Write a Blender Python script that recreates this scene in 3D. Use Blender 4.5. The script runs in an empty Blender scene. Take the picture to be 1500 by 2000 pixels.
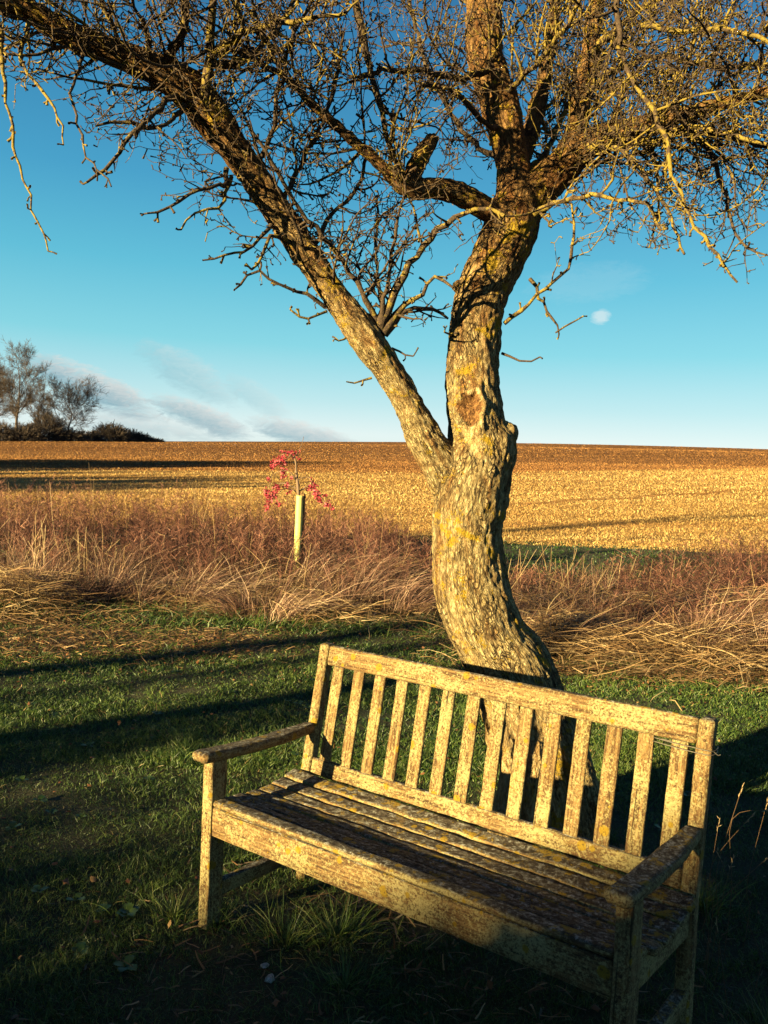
import bpy, math, random
import numpy as np
from mathutils import Vector, Matrix, noise
random.seed(7); rng = np.random.default_rng(11)
scene = bpy.context.scene
R_ = math.radians

# ------------------------------------------------------------------ camera
CAM = np.array([2.2221, -2.0008, 1.5592])
RT = np.array([0.79823865, 0.60060994, 0.04563716])
DN = np.array([0.05804254, -0.00128472, -0.99831328])
FW = np.array([-0.59953825, 0.79954115, -0.03588644])
FPX = 1695.5
cd = bpy.data.cameras.new('camera'); cam = bpy.data.objects.new('camera', cd)
scene.collection.objects.link(cam)
m = Matrix.Identity(4)
for i in range(3):
    m[i][0] = RT[i]; m[i][1] = -DN[i]; m[i][2] = -FW[i]; m[i][3] = CAM[i]
cam.matrix_world = m
cd.sensor_fit = 'VERTICAL'; cd.sensor_height = 36; cd.sensor_width = 27
cd.lens = 36 * FPX / 2000; cd.clip_start = 0.05; cd.clip_end = 3000
scene.camera = cam
def P(px, py, d):
    return CAM + d * (FW + RT * (px - 750) / FPX + DN * (py - 1000) / FPX)
def proj(X):
    v = np.asarray(X) - CAM
    z = v @ FW
    return 750 + FPX * (v @ RT) / z, 1000 + FPX * (v @ DN) / z, z
FH = np.array([-0.6, 0.8, 0.0]); RH = np.array([0.8, 0.6, 0.0])
def W(u, l, z=0.0):                     # ground-plane point: u metres ahead, l metres to the right
    q = CAM + FH * u + RH * l
    return np.array([q[0], q[1], z])

# ------------------------------------------------------------------ light
SUN_EL, SUN_AZ = 11.0, 13.5
a = R_(SUN_AZ); e_ = R_(SUN_EL)
TOSUN = np.array([-math.sin(a) * math.cos(e_), -math.cos(a) * math.cos(e_), math.sin(e_)])
sl = bpy.data.lights.new('sun', 'SUN'); sl.energy = 5.0; sl.angle = R_(0.55); sl.color = (1.0, 0.78, 0.36)
so = bpy.data.objects.new('sun', sl); scene.collection.objects.link(so)
so.rotation_euler = Vector(TOSUN).to_track_quat('Z', 'Y').to_euler()
so.location = (-5, -20, 12)
EXPO = 2.55
ALB = 0.69      # overall albedo level of the wood, bark and plants
scene.view_settings.view_transform = 'Standard'; scene.view_settings.look = 'None'
scene.view_settings.exposure = EXPO; scene.view_settings.gamma = 1
scene.cycles.max_bounces = 5; scene.cycles.diffuse_bounces = 2; scene.cycles.glossy_bounces = 2
scene.cycles.transparent_max_bounces = 4

class NT:
    def __init__(s, tree): s.t = tree; s.n = tree.nodes; s.l = tree.links
    def node(s, typ, **kw):
        n = s.n.new(typ)
        for k, v in kw.items():
            if k == 'ins':
                for kk, vv in v.items():
                    if hasattr(vv, 'is_output') or isinstance(vv, bpy.types.NodeSocket): s.l.new(vv, n.inputs[kk])
                    else: n.inputs[kk].default_value = vv
            else: setattr(n, k, v)
        return n
    def ramp(s, fac, stops, interp='LINEAR'):
        n = s.n.new('ShaderNodeValToRGB'); n.color_ramp.interpolation = interp
        el = n.color_ramp.elements
        while len(el) > 1: el.remove(el[-1])
        el[0].position = stops[0][0]; el[0].color = (*col(stops[0][1]), 1)
        for p, c in stops[1:]:
            x = el.new(p); x.color = (*col(c), 1)
        s.l.new(fac, n.inputs['Fac']); return n.outputs['Color']
    def mix(s, fac, a_, b_, blend='MIX'):
        n = s.n.new('ShaderNodeMix'); n.data_type = 'RGBA'; n.blend_type = blend
        for i, v in ((0, fac), (6, a_), (7, b_)):
            if isinstance(v, bpy.types.NodeSocket): s.l.new(v, n.inputs[i])
            elif i == 0: n.inputs[0].default_value = v
            else: n.inputs[i].default_value = (*col(v), 1)
        return n.outputs[2]
    def math(s, op, a_, b_=None, c_=None, clamp=False):
        n = s.n.new('ShaderNodeMath'); n.operation = op; n.use_clamp = clamp
        for i, v in enumerate((a_, b_, c_)):
            if v is None: continue
            if isinstance(v, bpy.types.NodeSocket): s.l.new(v, n.inputs[i])
            else: n.inputs[i].default_value = v
        return n.outputs[0]
    def noise(s, vec, scale, detail=4, rough=0.55, dist=0.0, out='Fac'):
        n = s.node('ShaderNodeTexNoise', ins={'Vector': vec, 'Scale': scale, 'Detail': detail, 'Roughness': rough, 'Distortion': dist})
        return n.outputs[out]
    def voro(s, vec, scale, feature='F1', rand=1.0):
        n = s.node('ShaderNodeTexVoronoi', feature=feature, ins={'Vector': vec, 'Scale': scale, 'Randomness': rand})
        return n
    def mapr(s, v, a0, a1, b0=0.0, b1=1.0):
        n = s.node('ShaderNodeMapRange', ins={'Value': v, 'From Min': a0, 'From Max': a1, 'To Min': b0, 'To Max': b1}); n.clamp = True
        return n.outputs[0]
    def mapping(s, vec, scale=(1, 1, 1), loc=(0, 0, 0), rot=(0, 0, 0)):
        n = s.node('ShaderNodeMapping', ins={'Vector': vec, 'Scale': scale, 'Location': loc, 'Rotation': rot}); return n.outputs[0]
def col(c):
    if isinstance(c, (int, float)): return (c, c, c)
    return tuple(c)[:3]
def srgb(r, g, b):
    f = lambda x: (x / 255 / 12.92) if x / 255 <= 0.04045 else ((x / 255 + 0.055) / 1.055) ** 2.4
    return (f(r), f(g), f(b))

world = bpy.data.worlds.new('World'); scene.world = world; world.use_nodes = True
def build_world():
    w = NT(world.node_tree); w.n.clear()
    geo = w.node('ShaderNodeTexCoord').outputs['Generated']
    nrm = w.node('ShaderNodeVectorMath', operation='NORMALIZE', ins={0: geo}).outputs[0]
    sep = w.node('ShaderNodeSeparateXYZ', ins={0: nrm})
    z = sep.outputs['Z']
    k = 2 ** -EXPO * 10
    def c(r, g, b): return tuple(x * k for x in srgb(r, g, b))
    f = w.mapr(z, 0.0, 0.5)
    S = lambda el: math.sin(R_(el)) / 0.5
    r = w.ramp(f, [(0.0, c(214, 228, 228)), (S(3.0), c(218, 234, 236)), (S(5), c(182, 222, 228)), (S(8.5), c(124, 206, 219)), (S(13), c(84, 184, 209)),
                   (S(18), c(56, 154, 194)), (S(24), c(40, 128, 174)), (S(29.5), c(32, 106, 154)), (1.0, c(24, 52, 108))])
    sky = w.node('ShaderNodeTexSky', sky_type='NISHITA', sun_disc=False, sun_elevation=R_(SUN_EL), sun_rotation=R_(180 + SUN_AZ), altitude=100, air_density=1.0, dust_density=0.6, ozone_density=2.0)
    base = w.mix(0.05, r, sky.outputs[0])
    # clouds, laid on a plane high overhead so that they flatten towards the horizon
    def cloud(az, el, su, sv, rot, thr):
        # local tangent coords around direction (az measured about the view direction)
        d = FH * math.cos(R_(az)) + RH * math.sin(R_(az)); d = d * math.cos(R_(el)) + np.array([0, 0, math.sin(R_(el))])
        right = np.cross(d, [0, 0, 1]); right /= np.linalg.norm(right); up = np.cross(right, d)
        cr, sr = math.cos(R_(rot)), math.sin(R_(rot))
        ax = right * cr + up * sr; ay = -right * sr + up * cr
        dx = w.node('ShaderNodeVectorMath', operation='DOT_PRODUCT', ins={0: nrm, 1: tuple(ax)}).outputs['Value']
        dy = w.node('ShaderNodeVectorMath', operation='DOT_PRODUCT', ins={0: nrm, 1: tuple(ay)}).outputs['Value']
        dd = w.node('ShaderNodeVectorMath', operation='DOT_PRODUCT', ins={0: nrm, 1: tuple(d)}).outputs['Value']
        u = w.math('DIVIDE', dx, R_(su)); v = w.math('DIVIDE', dy, R_(sv))
        rr = w.math('ADD', w.math('MULTIPLY', u, u), w.math('MULTIPLY', v, v))
        g = w.math('MULTIPLY', w.math('SUBTRACT', 1.0, rr, clamp=True), w.math('GREATER_THAN', dd, 0.0))
        return g, v
    det = w.noise(w.mapping(nrm, scale=(26, 26, 80)), 1.0, 8, 0.72, 1.1)
    fine = w.noise(w.mapping(nrm, scale=(70, 70, 190)), 1.0, 7, 0.7, 0.9)
    out = base
    specs = [(-18.6, 4.9, 5.6, 1.5, -21, 0.85), (-13.0, 6.2, 4.6, 1.6, -26, 0.32), (-12.0, 3.5, 4.6, 1.2, -18, 0.75), (-8.6, 5.0, 3.4, 1.1, -28, 0.22), (-5.6, 2.8, 5.4, 1.1, -10, 0.7), (-15, 2.9, 6.0, 0.9, -8, 0.30),
             (-16.5, 2.6, 5.5, 0.9, -6, 0.30), (13.35, 10.9, 0.85, 0.66, 8, 0.62), (24.6, 5.4, 1.3, 0.7, 0, 0.45), (12.5, 13, 5, 1.6, 6, 0.10)]
    for az, el, su, sv, rot, amt in specs:
        g, v = cloud(az, el, su, sv, rot, 0)
        n_ = w.math('ADD', w.math('MULTIPLY', det, 0.6), w.math('MULTIPLY', fine, 0.4))
        dens = w.math('MULTIPLY', w.mapr(w.math('ADD', w.math('MULTIPLY', g, 0.50), n_), 0.66, 0.93), w.mapr(g, 0.0, 0.3))
        dens = w.math('MULTIPLY', dens, amt)
        lit = w.mapr(w.math('ADD', v, w.math('MULTIPLY', w.math('SUBTRACT', fine, 0.5), 1.5)), -0.4, 0.75)
        cc = w.mix(lit, c(134, 172, 186), c(226, 224, 220) if az < 10 else c(232, 240, 240)) if az < 10 else w.mix(0.5, c(225, 240, 240), c(232, 242, 242))
        out = w.mix(dens, out, cc)
    low = w.mapr(z, -0.02, 0.0)
    out = w.mix(low, (0.2, 0.15, 0.09), out)
    bg = w.node('ShaderNodeBackground', ins={'Color': out, 'Strength': 0.1})
    o = w.node('ShaderNodeOutputWorld'); w.l.new(bg.outputs[0], o.inputs[0])
build_world()

# ------------------------------------------------------------------ helpers
def tag(o, label=None, cat=None, group=None, kind=None):
    if label: o['label'] = label
    if cat: o['category'] = cat
    if group: o['group'] = group
    if kind: o['kind'] = kind
    return o
def empty(name, loc=(0, 0, 0), rz=0):
    o = bpy.data.objects.new(name, None); o.empty_display_size = 0.1
    o.location = loc; o.rotation_euler = (0, 0, rz); scene.collection.objects.link(o); return o
def mesh_np(name, V, Q, mat=None, parent=None, attrs=None, smooth=False, T=None):
    """V (n,3); Q (m,4) quads; T (k,3) tris"""
    V = np.asarray(V, np.float32); me = bpy.data.meshes.new(name)
    nq = 0 if Q is None else len(Q); nt = 0 if T is None else len(T)
    me.vertices.add(len(V)); me.vertices.foreach_set('co', V.ravel())
    idx = []; st = []
    if nq: idx.append(np.asarray(Q, np.int32).ravel()); st.append(np.arange(nq) * 4)
    if nt: idx.append(np.asarray(T, np.int32).ravel()); st.append(nq * 4 + np.arange(nt) * 3)
    idx = np.concatenate(idx); st = np.concatenate(st).astype(np.int32)
    me.loops.add(len(idx)); me.loops.foreach_set('vertex_index', idx.astype(np.int32))
    me.polygons.add(nq + nt); me.polygons.foreach_set('loop_start', st)
    if smooth: me.polygons.foreach_set('use_smooth', np.ones(nq + nt, bool))
    me.update(calc_edges=True); me.validate()
    if attrs:
        for k_, v_ in attrs.items():
            v_ = np.asarray(v_, np.float32)
            if v_.ndim == 1:
                at = me.attributes.new(k_, 'FLOAT', 'POINT'); at.data.foreach_set('value', v_)
            else:
                at = me.attributes.new(k_, 'FLOAT_VECTOR', 'POINT'); at.data.foreach_set('vector', v_.ravel())
    o = bpy.data.objects.new(name, me); scene.collection.objects.link(o)
    if mat: me.materials.append(mat)
    if parent: o.parent = parent
    return o
class Bag:
    def __init__(s): s.V = []; s.Q = []; s.T = []; s.A = []; s.n = 0
    def add(s, V, Q=None, T=None, A=None):
        V = np.asarray(V, float).reshape(-1, 3)
        s.V.append(V)
        if Q is not None and len(Q): s.Q.append(np.asarray(Q) + s.n)
        if T is not None and len(T): s.T.append(np.asarray(T) + s.n)
        s.A.append(np.zeros(len(V)) if A is None else np.broadcast_to(A, (len(V),)))
        s.n += len(V)
    def build(s, name, mat=None, parent=None, smooth=False):
        return mesh_np(name, np.concatenate(s.V), np.concatenate(s.Q) if s.Q else None, mat, parent,
                       {'rnd': np.concatenate(s.A)}, smooth, np.concatenate(s.T) if s.T else None)
def ribbons(base, d, length, width, bend, seg=2, side=None, rnd=None, tip=0.15, kink=0.0):
    """N curved blades. base,d,bend (N,3)"""
    N = len(base); t = np.linspace(0, 1, seg + 1)[None, :, None]
    d = d / np.linalg.norm(d, axis=1, keepdims=True)
    L = length[:, None, None]
    c = base[:, None, :] + d[:, None, :] * t * L + bend[:, None, :] * (t ** 2) * L
    if kink: c[:, 1:] += rng.normal(0, kink, (N, seg, 3)) * L
    if side is None:
        ang = rng.uniform(0, 2 * np.pi, N); side = np.stack([np.cos(ang), np.sin(ang), np.zeros(N)], 1)
        side = side - (side * d).sum(1, keepdims=True) * d; side /= np.linalg.norm(side, axis=1, keepdims=True) + 1e-9
    wd = width[:, None, None] * (1 - (1 - tip) * t) * 0.5
    A_ = c - side[:, None, :] * wd; B_ = c + side[:, None, :] * wd
    V = np.stack([A_, B_], 2).reshape(N, -1, 3)      # per blade 2*(seg+1)
    k = 2 * (seg + 1)
    q = np.array([[2 * i, 2 * i + 1, 2 * i + 3, 2 * i + 2] for i in range(seg)])
    Q = (np.arange(N)[:, None, None] * k + q[None]).reshape(-1, 4)
    if rnd is None: rnd = rng.random(N)
    return V.reshape(-1, 3), Q, np.repeat(rnd, k)
def frames(pts):
    pts = np.asarray(pts, float); T = np.gradient(pts, axis=0); T /= np.linalg.norm(T, axis=1, keepdims=True) + 1e-12
    n = np.zeros_like(T); r = np.array([0.3, 0.9, 0.2]); v = r - (r @ T[0]) * T[0]; n[0] = v / np.linalg.norm(v)
    for i in range(1, len(T)):
        v = n[i - 1] - (n[i - 1] @ T[i]) * T[i]; n[i] = v / (np.linalg.norm(v) + 1e-12)
    return T, n, np.cross(T, n)
def tube(bag, pts, rad, sides=6, A=0.0, cap=True):
    pts = np.asarray(pts, float); rad = np.broadcast_to(rad, (len(pts),))
    T, n, b = frames(pts); th = np.arange(sides) * 2 * np.pi / sides
    V = pts[:, None] + rad[:, None, None] * (n[:, None] * np.cos(th)[None, :, None] + b[:, None] * np.sin(th)[None, :, None])
    m_ = len(pts); Q = []
    for i in range(m_ - 1):
        for j in range(sides):
            k = (j + 1) % sides; Q.append((i * sides + j, i * sides + k, (i + 1) * sides + k, (i + 1) * sides + j))
    V = V.reshape(-1, 3); Tt = []
    if cap:
        V = np.vstack([V, pts[0], pts[-1]]); a0 = m_ * sides; a1 = a0 + 1
        for j in range(sides):
            k = (j + 1) % sides; Tt.append((a0, k, j)); Tt.append((a1, (m_ - 1) * sides + j, (m_ - 1) * sides + k))
    bag.add(V, Q, Tt, A)
def batch_tubes(bag, lines, radii, rnds, sides=3):
    """lines: list of (k,3) arrays, grouped by k and swept together"""
    groups = {}
    for i, l in enumerate(lines): groups.setdefault(len(l), []).append(i)
    for k, ids in groups.items():
        Pn = np.stack([lines[i] for i in ids]); Rn = np.stack([radii[i] for i in ids]); N = len(ids)
        T = np.gradient(Pn, axis=1); T /= np.linalg.norm(T, axis=2, keepdims=True) + 1e-12
        ref = np.cross(T[:, 0], rng.normal(size=(N, 3))); ref /= np.linalg.norm(ref, axis=1, keepdims=True) + 1e-12
        n = ref[:, None] - (T * ref[:, None]).sum(2, keepdims=True) * T; n /= np.linalg.norm(n, axis=2, keepdims=True) + 1e-12
        b = np.cross(T, n); th = np.arange(sides) * 2 * np.pi / sides
        V = Pn[:, :, None] + Rn[:, :, None, None] * (n[:, :, None] * np.cos(th)[:, None] + b[:, :, None] * np.sin(th)[:, None])
        q = []
        for i in range(k - 1):
            for j in range(sides):
                j2 = (j + 1) % sides; q.append((i * sides + j, i * sides + j2, (i + 1) * sides + j2, (i + 1) * sides + j))
        Q = (np.arange(N)[:, None, None] * (k * sides) + np.array(q)[None]).reshape(-1, 4)
        bag.add(V.reshape(-1, 3), Q, None, np.repeat(np.array([rnds[i] for i in ids]), k * sides))
def spline(pts, n):
    """Catmull-Rom through pts (any columns) sampled n per span"""
    p = np.asarray(pts, float); p = np.vstack([2 * p[0] - p[1], p, 2 * p[-1] - p[-2]]); out = []
    for i in range(1, len(p) - 2):
        for t in np.linspace(0, 1, n, endpoint=False):
            out.append(0.5 * (2 * p[i] + (p[i + 1] - p[i - 1]) * t + (2 * p[i - 1] - 5 * p[i] + 4 * p[i + 1] - p[i + 2]) * t * t + (3 * p[i] - p[i - 1] - 3 * p[i + 1] + p[i + 2]) * t ** 3))
    out.append(p[-2]); return np.array(out)

# ------------------------------------------------------------------ materials
def new_mat(name):
    m_ = bpy.data.materials.new(name); m_.use_nodes = True; t = NT(m_.node_tree); t.n.clear()
    bs = t.node('ShaderNodeBsdfPrincipled', ins={'Roughness': 0.85, 'Specular IOR Level': 0.25})
    o = t.node('ShaderNodeOutputMaterial'); t.l.new(bs.outputs[0], o.inputs[0]); return m_, t, bs
def bump(t, bs, h, dist, strength=1.0, prev=None):
    b = t.node('ShaderNodeBump', ins={'Height': h, 'Distance': dist, 'Strength': strength})
    if prev is not None: t.l.new(prev, b.inputs['Normal'])
    t.l.new(b.outputs[0], bs.inputs['Normal']); return b.outputs[0]

def mat_blades(name, stops, rough=0.6, trans=0.0, spec=0.3, patch=None):
    m_, t, bs = new_mat(name)
    at = t.node('ShaderNodeAttribute', attribute_name='rnd').outputs['Fac']
    c = t.ramp(at, stops)
    if patch:
        pos = t.node('ShaderNodeNewGeometry').outputs['Position']
        n = t.noise(pos, patch[0], 3, 0.6)
        c = t.mix(t.mapr(n, 0.42, 0.62), c, t.mix(1.0, c, patch[1], 'MULTIPLY'))
    c = t.mix(1.0, c, (ALB,) * 3, 'MULTIPLY')
    t.l.new(c, bs.inputs['Base Color']); bs.inputs['Roughness'].default_value = rough; bs.inputs['Specular IOR Level'].default_value = spec
    if trans:
        tr = t.node('ShaderNodeBsdfTranslucent', ins={'Color': c}); mx = t.node('ShaderNodeMixShader', ins={0: trans})
        t.l.new(bs.outputs[0], mx.inputs[1]); t.l.new(tr.outputs[0], mx.inputs[2])
        t.l.new(mx.outputs[0], [n for n in t.n if n.type == 'OUTPUT_MATERIAL'][0].inputs[0])
    return m_

def mat_wood():
    m_, t, bs = new_mat('weathered_lichen_wood')
    tc = t.node('ShaderNodeTexCoord').outputs['Object']; inf = t.node('ShaderNodeObjectInfo').outputs['Random']
    off = t.node('ShaderNodeCombineXYZ', ins={0: t.math('MULTIPLY', inf, 37.0), 1: t.math('MULTIPLY', inf, 91.0), 2: t.math('MULTIPLY', inf, 53.0)}).outputs[0]
    v = t.node('ShaderNodeVectorMath', operation='ADD', ins={0: tc, 1: off}).outputs[0]
    nz = t.node('ShaderNodeSeparateXYZ', ins={0: t.node('ShaderNodeNewGeometry').outputs['Normal']}).outputs['Z']
    top = t.mapr(nz, 0.55, 0.9)
    grain = t.noise(t.mapping(v, scale=(5, 110, 110)), 1.0, 5, 0.65, 0.2)
    grain2 = t.noise(t.mapping(v, scale=(14, 300, 300)), 1.0, 3, 0.6)
    blot = t.noise(v, 6.0, 4, 0.6); fine = t.noise(v, 150.0, 5, 0.8); mid = t.noise(t.mapping(v, scale=(0.7, 1.2, 1.2)), 85.0, 6, 0.80, 0.3)
    wood = t.ramp(grain, [(0.30, (0.025, 0.011, 0.005)), (0.45, (0.12, 0.062, 0.022)), (0.57, (0.25, 0.15, 0.055)), (0.72, (0.37, 0.25, 0.10))])
    wood = t.mix(t.mapr(blot, 0.42, 0.66), wood, t.mix(1.0, wood, (0.62, 0.47, 0.36), 'MULTIPLY'))
    # pale crust lichen
    lm = t.math('ADD', t.math('MULTIPLY', mid, 0.5), t.math('MULTIPLY', fine, 0.5)); lm = t.math('ADD', lm, t.math('MULTIPLY', t.math('SUBTRACT', blot, 0.5), 0.38))
    pale = t.mix(t.noise(v, 210.0, 3, 0.7), (0.23, 0.175, 0.06), (0.57, 0.485, 0.22))
    c = t.mix(t.mapr(lm, 0.465, 0.555, 0.0, 0.94), wood, pale)
    crk = t.mapr(t.noise(t.mapping(v, scale=(3.0, 95, 95)), 1.0, 3, 0.55, 0.5), 0.665, 0.70); c = t.mix(t.math('MULTIPLY', crk, 0.85), c, (0.012, 0.007, 0.004))
    # dark brown patches and moss on the upward faces
    dk = t.noise(v, 55.0, 6, 0.8, 0.4)
    dirt = t.ramp(dk, [(0.34, (0.008, 0.006, 0.004)), (0.46, (0.04, 0.026, 0.015)), (0.54, (0.14, 0.12, 0.085)), (0.61, (0.36, 0.35, 0.30))])
    c = t.mix(t.math('MULTIPLY', top, t.mapr(t.noise(v, 11.0, 4, 0.6), 0.25, 0.4)), c, dirt)
    # yellow-orange rosettes
    vo = t.voro(v, 24.0); cell = t.node('ShaderNodeSeparateColor', ins={0: vo.outputs['Color']}).outputs[0]
    rad = t.mapr(cell, 0.58, 1.0, 0.0, 0.42)
    dist = t.math('ADD', vo.outputs['Distance'], t.math('MULTIPLY', t.math('SUBTRACT', fine, 0.5), 0.28))
    ros = t.math('LESS_THAN', dist, rad)
    ros2 = t.math('MULTIPLY', t.mapr(t.noise(v, 15.0, 6, 0.75, 0.5), 0.56, 0.6), t.math('ADD', 0.12, t.math('MULTIPLY', top, 0.75)))
    ym = t.math('MAXIMUM', t.math('MULTIPLY', ros, 0.9), ros2)
    c = t.mix(ym, c, t.mix(mid, (0.22, 0.115, 0.006), (0.40, 0.27, 0.015)))
    sp = t.mapr(t.noise(v, 130.0, 4, 0.75), 0.54, 0.60)
    c = t.mix(t.math('MULTIPLY', sp, 0.72), c, (0.06, 0.03, 0.012))
    c = t.mix(1.0, c, (ALB * 0.95, ALB * 0.97, ALB * 1.04), 'MULTIPLY')
    t.l.new(c, bs.inputs['Base Color']); bs.inputs['Roughness'].default_value = 0.9
    h = t.math('ADD', t.math('MULTIPLY', grain, 0.6), t.math('MULTIPLY', grain2, 0.35))
    h = t.math('ADD', h, t.math('MULTIPLY', lm, 0.9)); h = t.math('SUBTRACT', h, t.math('MULTIPLY', crk, 0.8)); h = t.math('ADD', h, t.math('MULTIPLY', ym, 0.15)); h = t.math('ADD', h, t.math('MULTIPLY', fine, 0.5))
    bump(t, bs, h, 0.006)
    return m_

def mat_bark(name='bark', yellow=1.0, dark=1.0):
    m_, t, bs = new_mat(name)
    v = t.node('ShaderNodeAttribute', attribute_name='bark_co').outputs['Vector']
    pos = t.node('ShaderNodeTexCoord').outputs['Object']
    wob = t.node('ShaderNodeTexNoise', ins={'Vector': v, 'Scale': 14.0, 'Detail': 3}).outputs['Color']
    vv = t.node('ShaderNodeVectorMath', operation='ADD', ins={0: v, 1: t.node('ShaderNodeVectorMath', operation='SCALE', ins={0: wob, 'Scale': 0.11}).outputs[0]}).outputs[0]
    vo = t.voro(vv, 74.0, 'DISTANCE_TO_EDGE').outputs['Distance']
    vo2 = t.voro(vv, 150.0, 'DISTANCE_TO_EDGE').outputs['Distance']
    n1 = t.noise(v, 16.0, 6, 0.7, 0.5); n2 = t.noise(v, 70.0, 5, 0.7); n3 = t.noise(pos, 120.0, 4, 0.7)
    brk = t.mapr(t.noise(v, 11.0, 4, 0.75), 0.42, 0.60)
    crack = t.math('MULTIPLY', t.math('MAXIMUM', t.mapr(vo, 0.015, 0.13), brk), t.mapr(vo2, 0.0, 0.12, 0.6, 1.0))
    base = t.ramp(n2, [(0.3, (0.09, 0.055, 0.025)), (0.43, (0.27, 0.19, 0.085)), (0.54, (0.44, 0.34, 0.17)), (0.68, (0.60, 0.50, 0.28))])
    base = t.mix(t.mapr(n1, 0.5, 0.64), base, t.mix(1.0, base, (0.62, 0.45, 0.34), 'MULTIPLY'))
    hz = t.node('ShaderNodeSeparateXYZ', ins={0: pos}).outputs['Z']       # bark colour turns browner with height
    up = t.mapr(t.math('ADD', hz, t.math('MULTIPLY', t.math('SUBTRACT', n1, 0.5), 1.6)), 1.9, 2.9)
    base = t.mix(up, base, t.mix(1.0, base, (0.66, 0.47, 0.36), 'MULTIPLY'))
    fis = t.voro(t.mapping(vv, scale=(1, 1, 0.35)), 24.0, 'DISTANCE_TO_EDGE').outputs['Distance']
    fis = t.math('MAXIMUM', t.mapr(fis, 0.01, 0.07), t.mapr(t.noise(v, 9.0, 3, 0.6), 0.44, 0.56))
    crack = t.math('MULTIPLY', crack, t.mapr(fis, 0, 1, 0.25, 1.0))
    c = t.mix(crack, (0.02, 0.010, 0.005), base)
    ln = t.noise(pos, 9.0, 6, 0.72, 0.3); lich = t.math('MULTIPLY', t.mapr(t.math('ADD', ln, t.math('MULTIPLY', t.math('SUBTRACT', n3, 0.5), 0.35)), 0.565, 0.61), yellow)
    c = t.mix(lich, c, t.mix(n3, (0.20, 0.125, 0.01), (0.42, 0.28, 0.025)))
    wd = t.node('ShaderNodeAttribute', attribute_name='wood').outputs['Fac']
    wood = t.ramp(t.noise(v, 40.0, 5, 0.7, 1.0), [(0.3, (0.08, 0.035, 0.012)), (0.5, (0.48, 0.32, 0.14)), (0.65, (0.75, 0.60, 0.34))])
    c = t.mix(wd, c, wood)
    sc = t.node('ShaderNodeAttribute', attribute_name='scar').outputs['Fac']
    c = t.mix(sc, c, t.ramp(t.noise(pos, 45.0, 5, 0.75, 1.0), [(0.35, (0.04, 0.018, 0.008)), (0.5, (0.17, 0.08, 0.03)), (0.65, (0.34, 0.19, 0.07))]))
    c = t.mix(1.0, c, (ALB * 0.95,) * 3, 'MULTIPLY')
    t.l.new(c, bs.inputs['Base Color']); bs.inputs['Roughness'].default_value = 0.92; bs.inputs['Specular IOR Level'].default_value = 0.15
    h = t.math('ADD', t.math('MULTIPLY', crack, 0.9), t.math('MULTIPLY', n2, 0.9)); h = t.math('ADD', h, t.math('MULTIPLY', n1, 1.0)); h = t.math('ADD', h, t.math('MULTIPLY', n3, 0.35))
    bump(t, bs, h, 0.0085)
    return m_

def mat_twig():
    m_, t, bs = new_mat('lichened_twig_bark')
    pos = t.node('ShaderNodeTexCoord').outputs['Object']
    at = t.node('ShaderNodeAttribute', attribute_name='rnd').outputs['Fac']
    n = t.noise(pos, 28.0, 5, 0.7); n2 = t.noise(pos, 120.0, 3, 0.7); big = t.noise(pos, 2.2, 3, 0.6)
    base = t.ramp(n2, [(0.3, (0.014, 0.009, 0.006)), (0.55, (0.045, 0.028, 0.017)), (0.75, (0.11, 0.075, 0.042))])
    th = t.math('ADD', n, t.math('MULTIPLY', t.math('SUBTRACT', at, 0.5), 0.22)); th = t.math('ADD', th, t.math('MULTIPLY', t.math('SUBTRACT', big, 0.5), 0.25))
    c = t.mix(t.mapr(th, 0.525, 0.605), base, t.mix(n2, (0.07, 0.050, 0.010), (0.23, 0.165, 0.026)))
    t.l.new(c, bs.inputs['Base Color']); bump(t, bs, n2, 0.006)
    return m_

M_WOOD = mat_wood(); M_BARK = mat_bark(); M_TWIG = mat_twig()
M_GRASS = mat_blades('lawn_grass', [(0.0, (0.010, 0.028, 0.007)), (0.38, (0.040, 0.092, 0.015)), (0.74, (0.17, 0.235, 0.045)), (0.93, (0.16, 0.15, 0.045)), (1.0, (0.30, 0.22, 0.10))], 0.5, 0.25, 0.4)
M_STRAW = mat_blades('dry_straw', [(0.0, (0.05, 0.025, 0.012)), (0.4, (0.20, 0.11, 0.05)), (0.8, (0.38, 0.25, 0.12)), (1.0, (0.58, 0.43, 0.24))], 0.6, 0.15)
M_WEED = mat_blades('dead_weed_stalks', [(0.0, (0.014, 0.006, 0.005)), (0.35, (0.06, 0.023, 0.017)), (0.7, (0.22, 0.085, 0.062)), (1.0, (0.48, 0.25, 0.17))], 0.7, 0.1)
M_LEAF = mat_blades('fallen_leaf', [(0.0, (0.08, 0.03, 0.012)), (0.5, (0.18, 0.07, 0.025)), (0.8, (0.27, 0.12, 0.05)), (1.0, (0.34, 0.22, 0.09))], 0.7, 0.15)

# ------------------------------------------------------------------ terrain
def ground_z(u, l):
    u = np.asarray(u, float); l = np.asarray(l, float)
    s = np.clip((u - 6) / 4, 0, 1); rise = np.where(u < 10, 2 * s * s, u - 8)
    z = 0.053 * rise
    t = np.clip((u - 8) / 40, 0, 1); t = t * t * (3 - 2 * t)
    lr = np.clip(l, 0, 138); le = l - 0.0036 * lr * lr - np.maximum(l - 138, 0)
    z = z + 0.0377 * le * t * np.exp(-np.maximum(u - 260, 0) / 400)
    z = z - 0.0009 * np.maximum(u - 215, 0) ** 2 * (u < 420) - (u >= 420) * (0.0009 * 205 ** 2 + 0.2 * (u - 420))
    z = z + 0.35 * np.sin(u / 17.0 + l / 60.0) * np.clip((u - 25) / 60, 0, 1)
    z = np.where(u < 0, -0.0 * u, z)
    return np.maximum(z, -60)
def uv_of(X):
    d = np.asarray(X)[..., :2] - CAM[:2]; return d @ FH[:2], d @ RH[:2]
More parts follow.
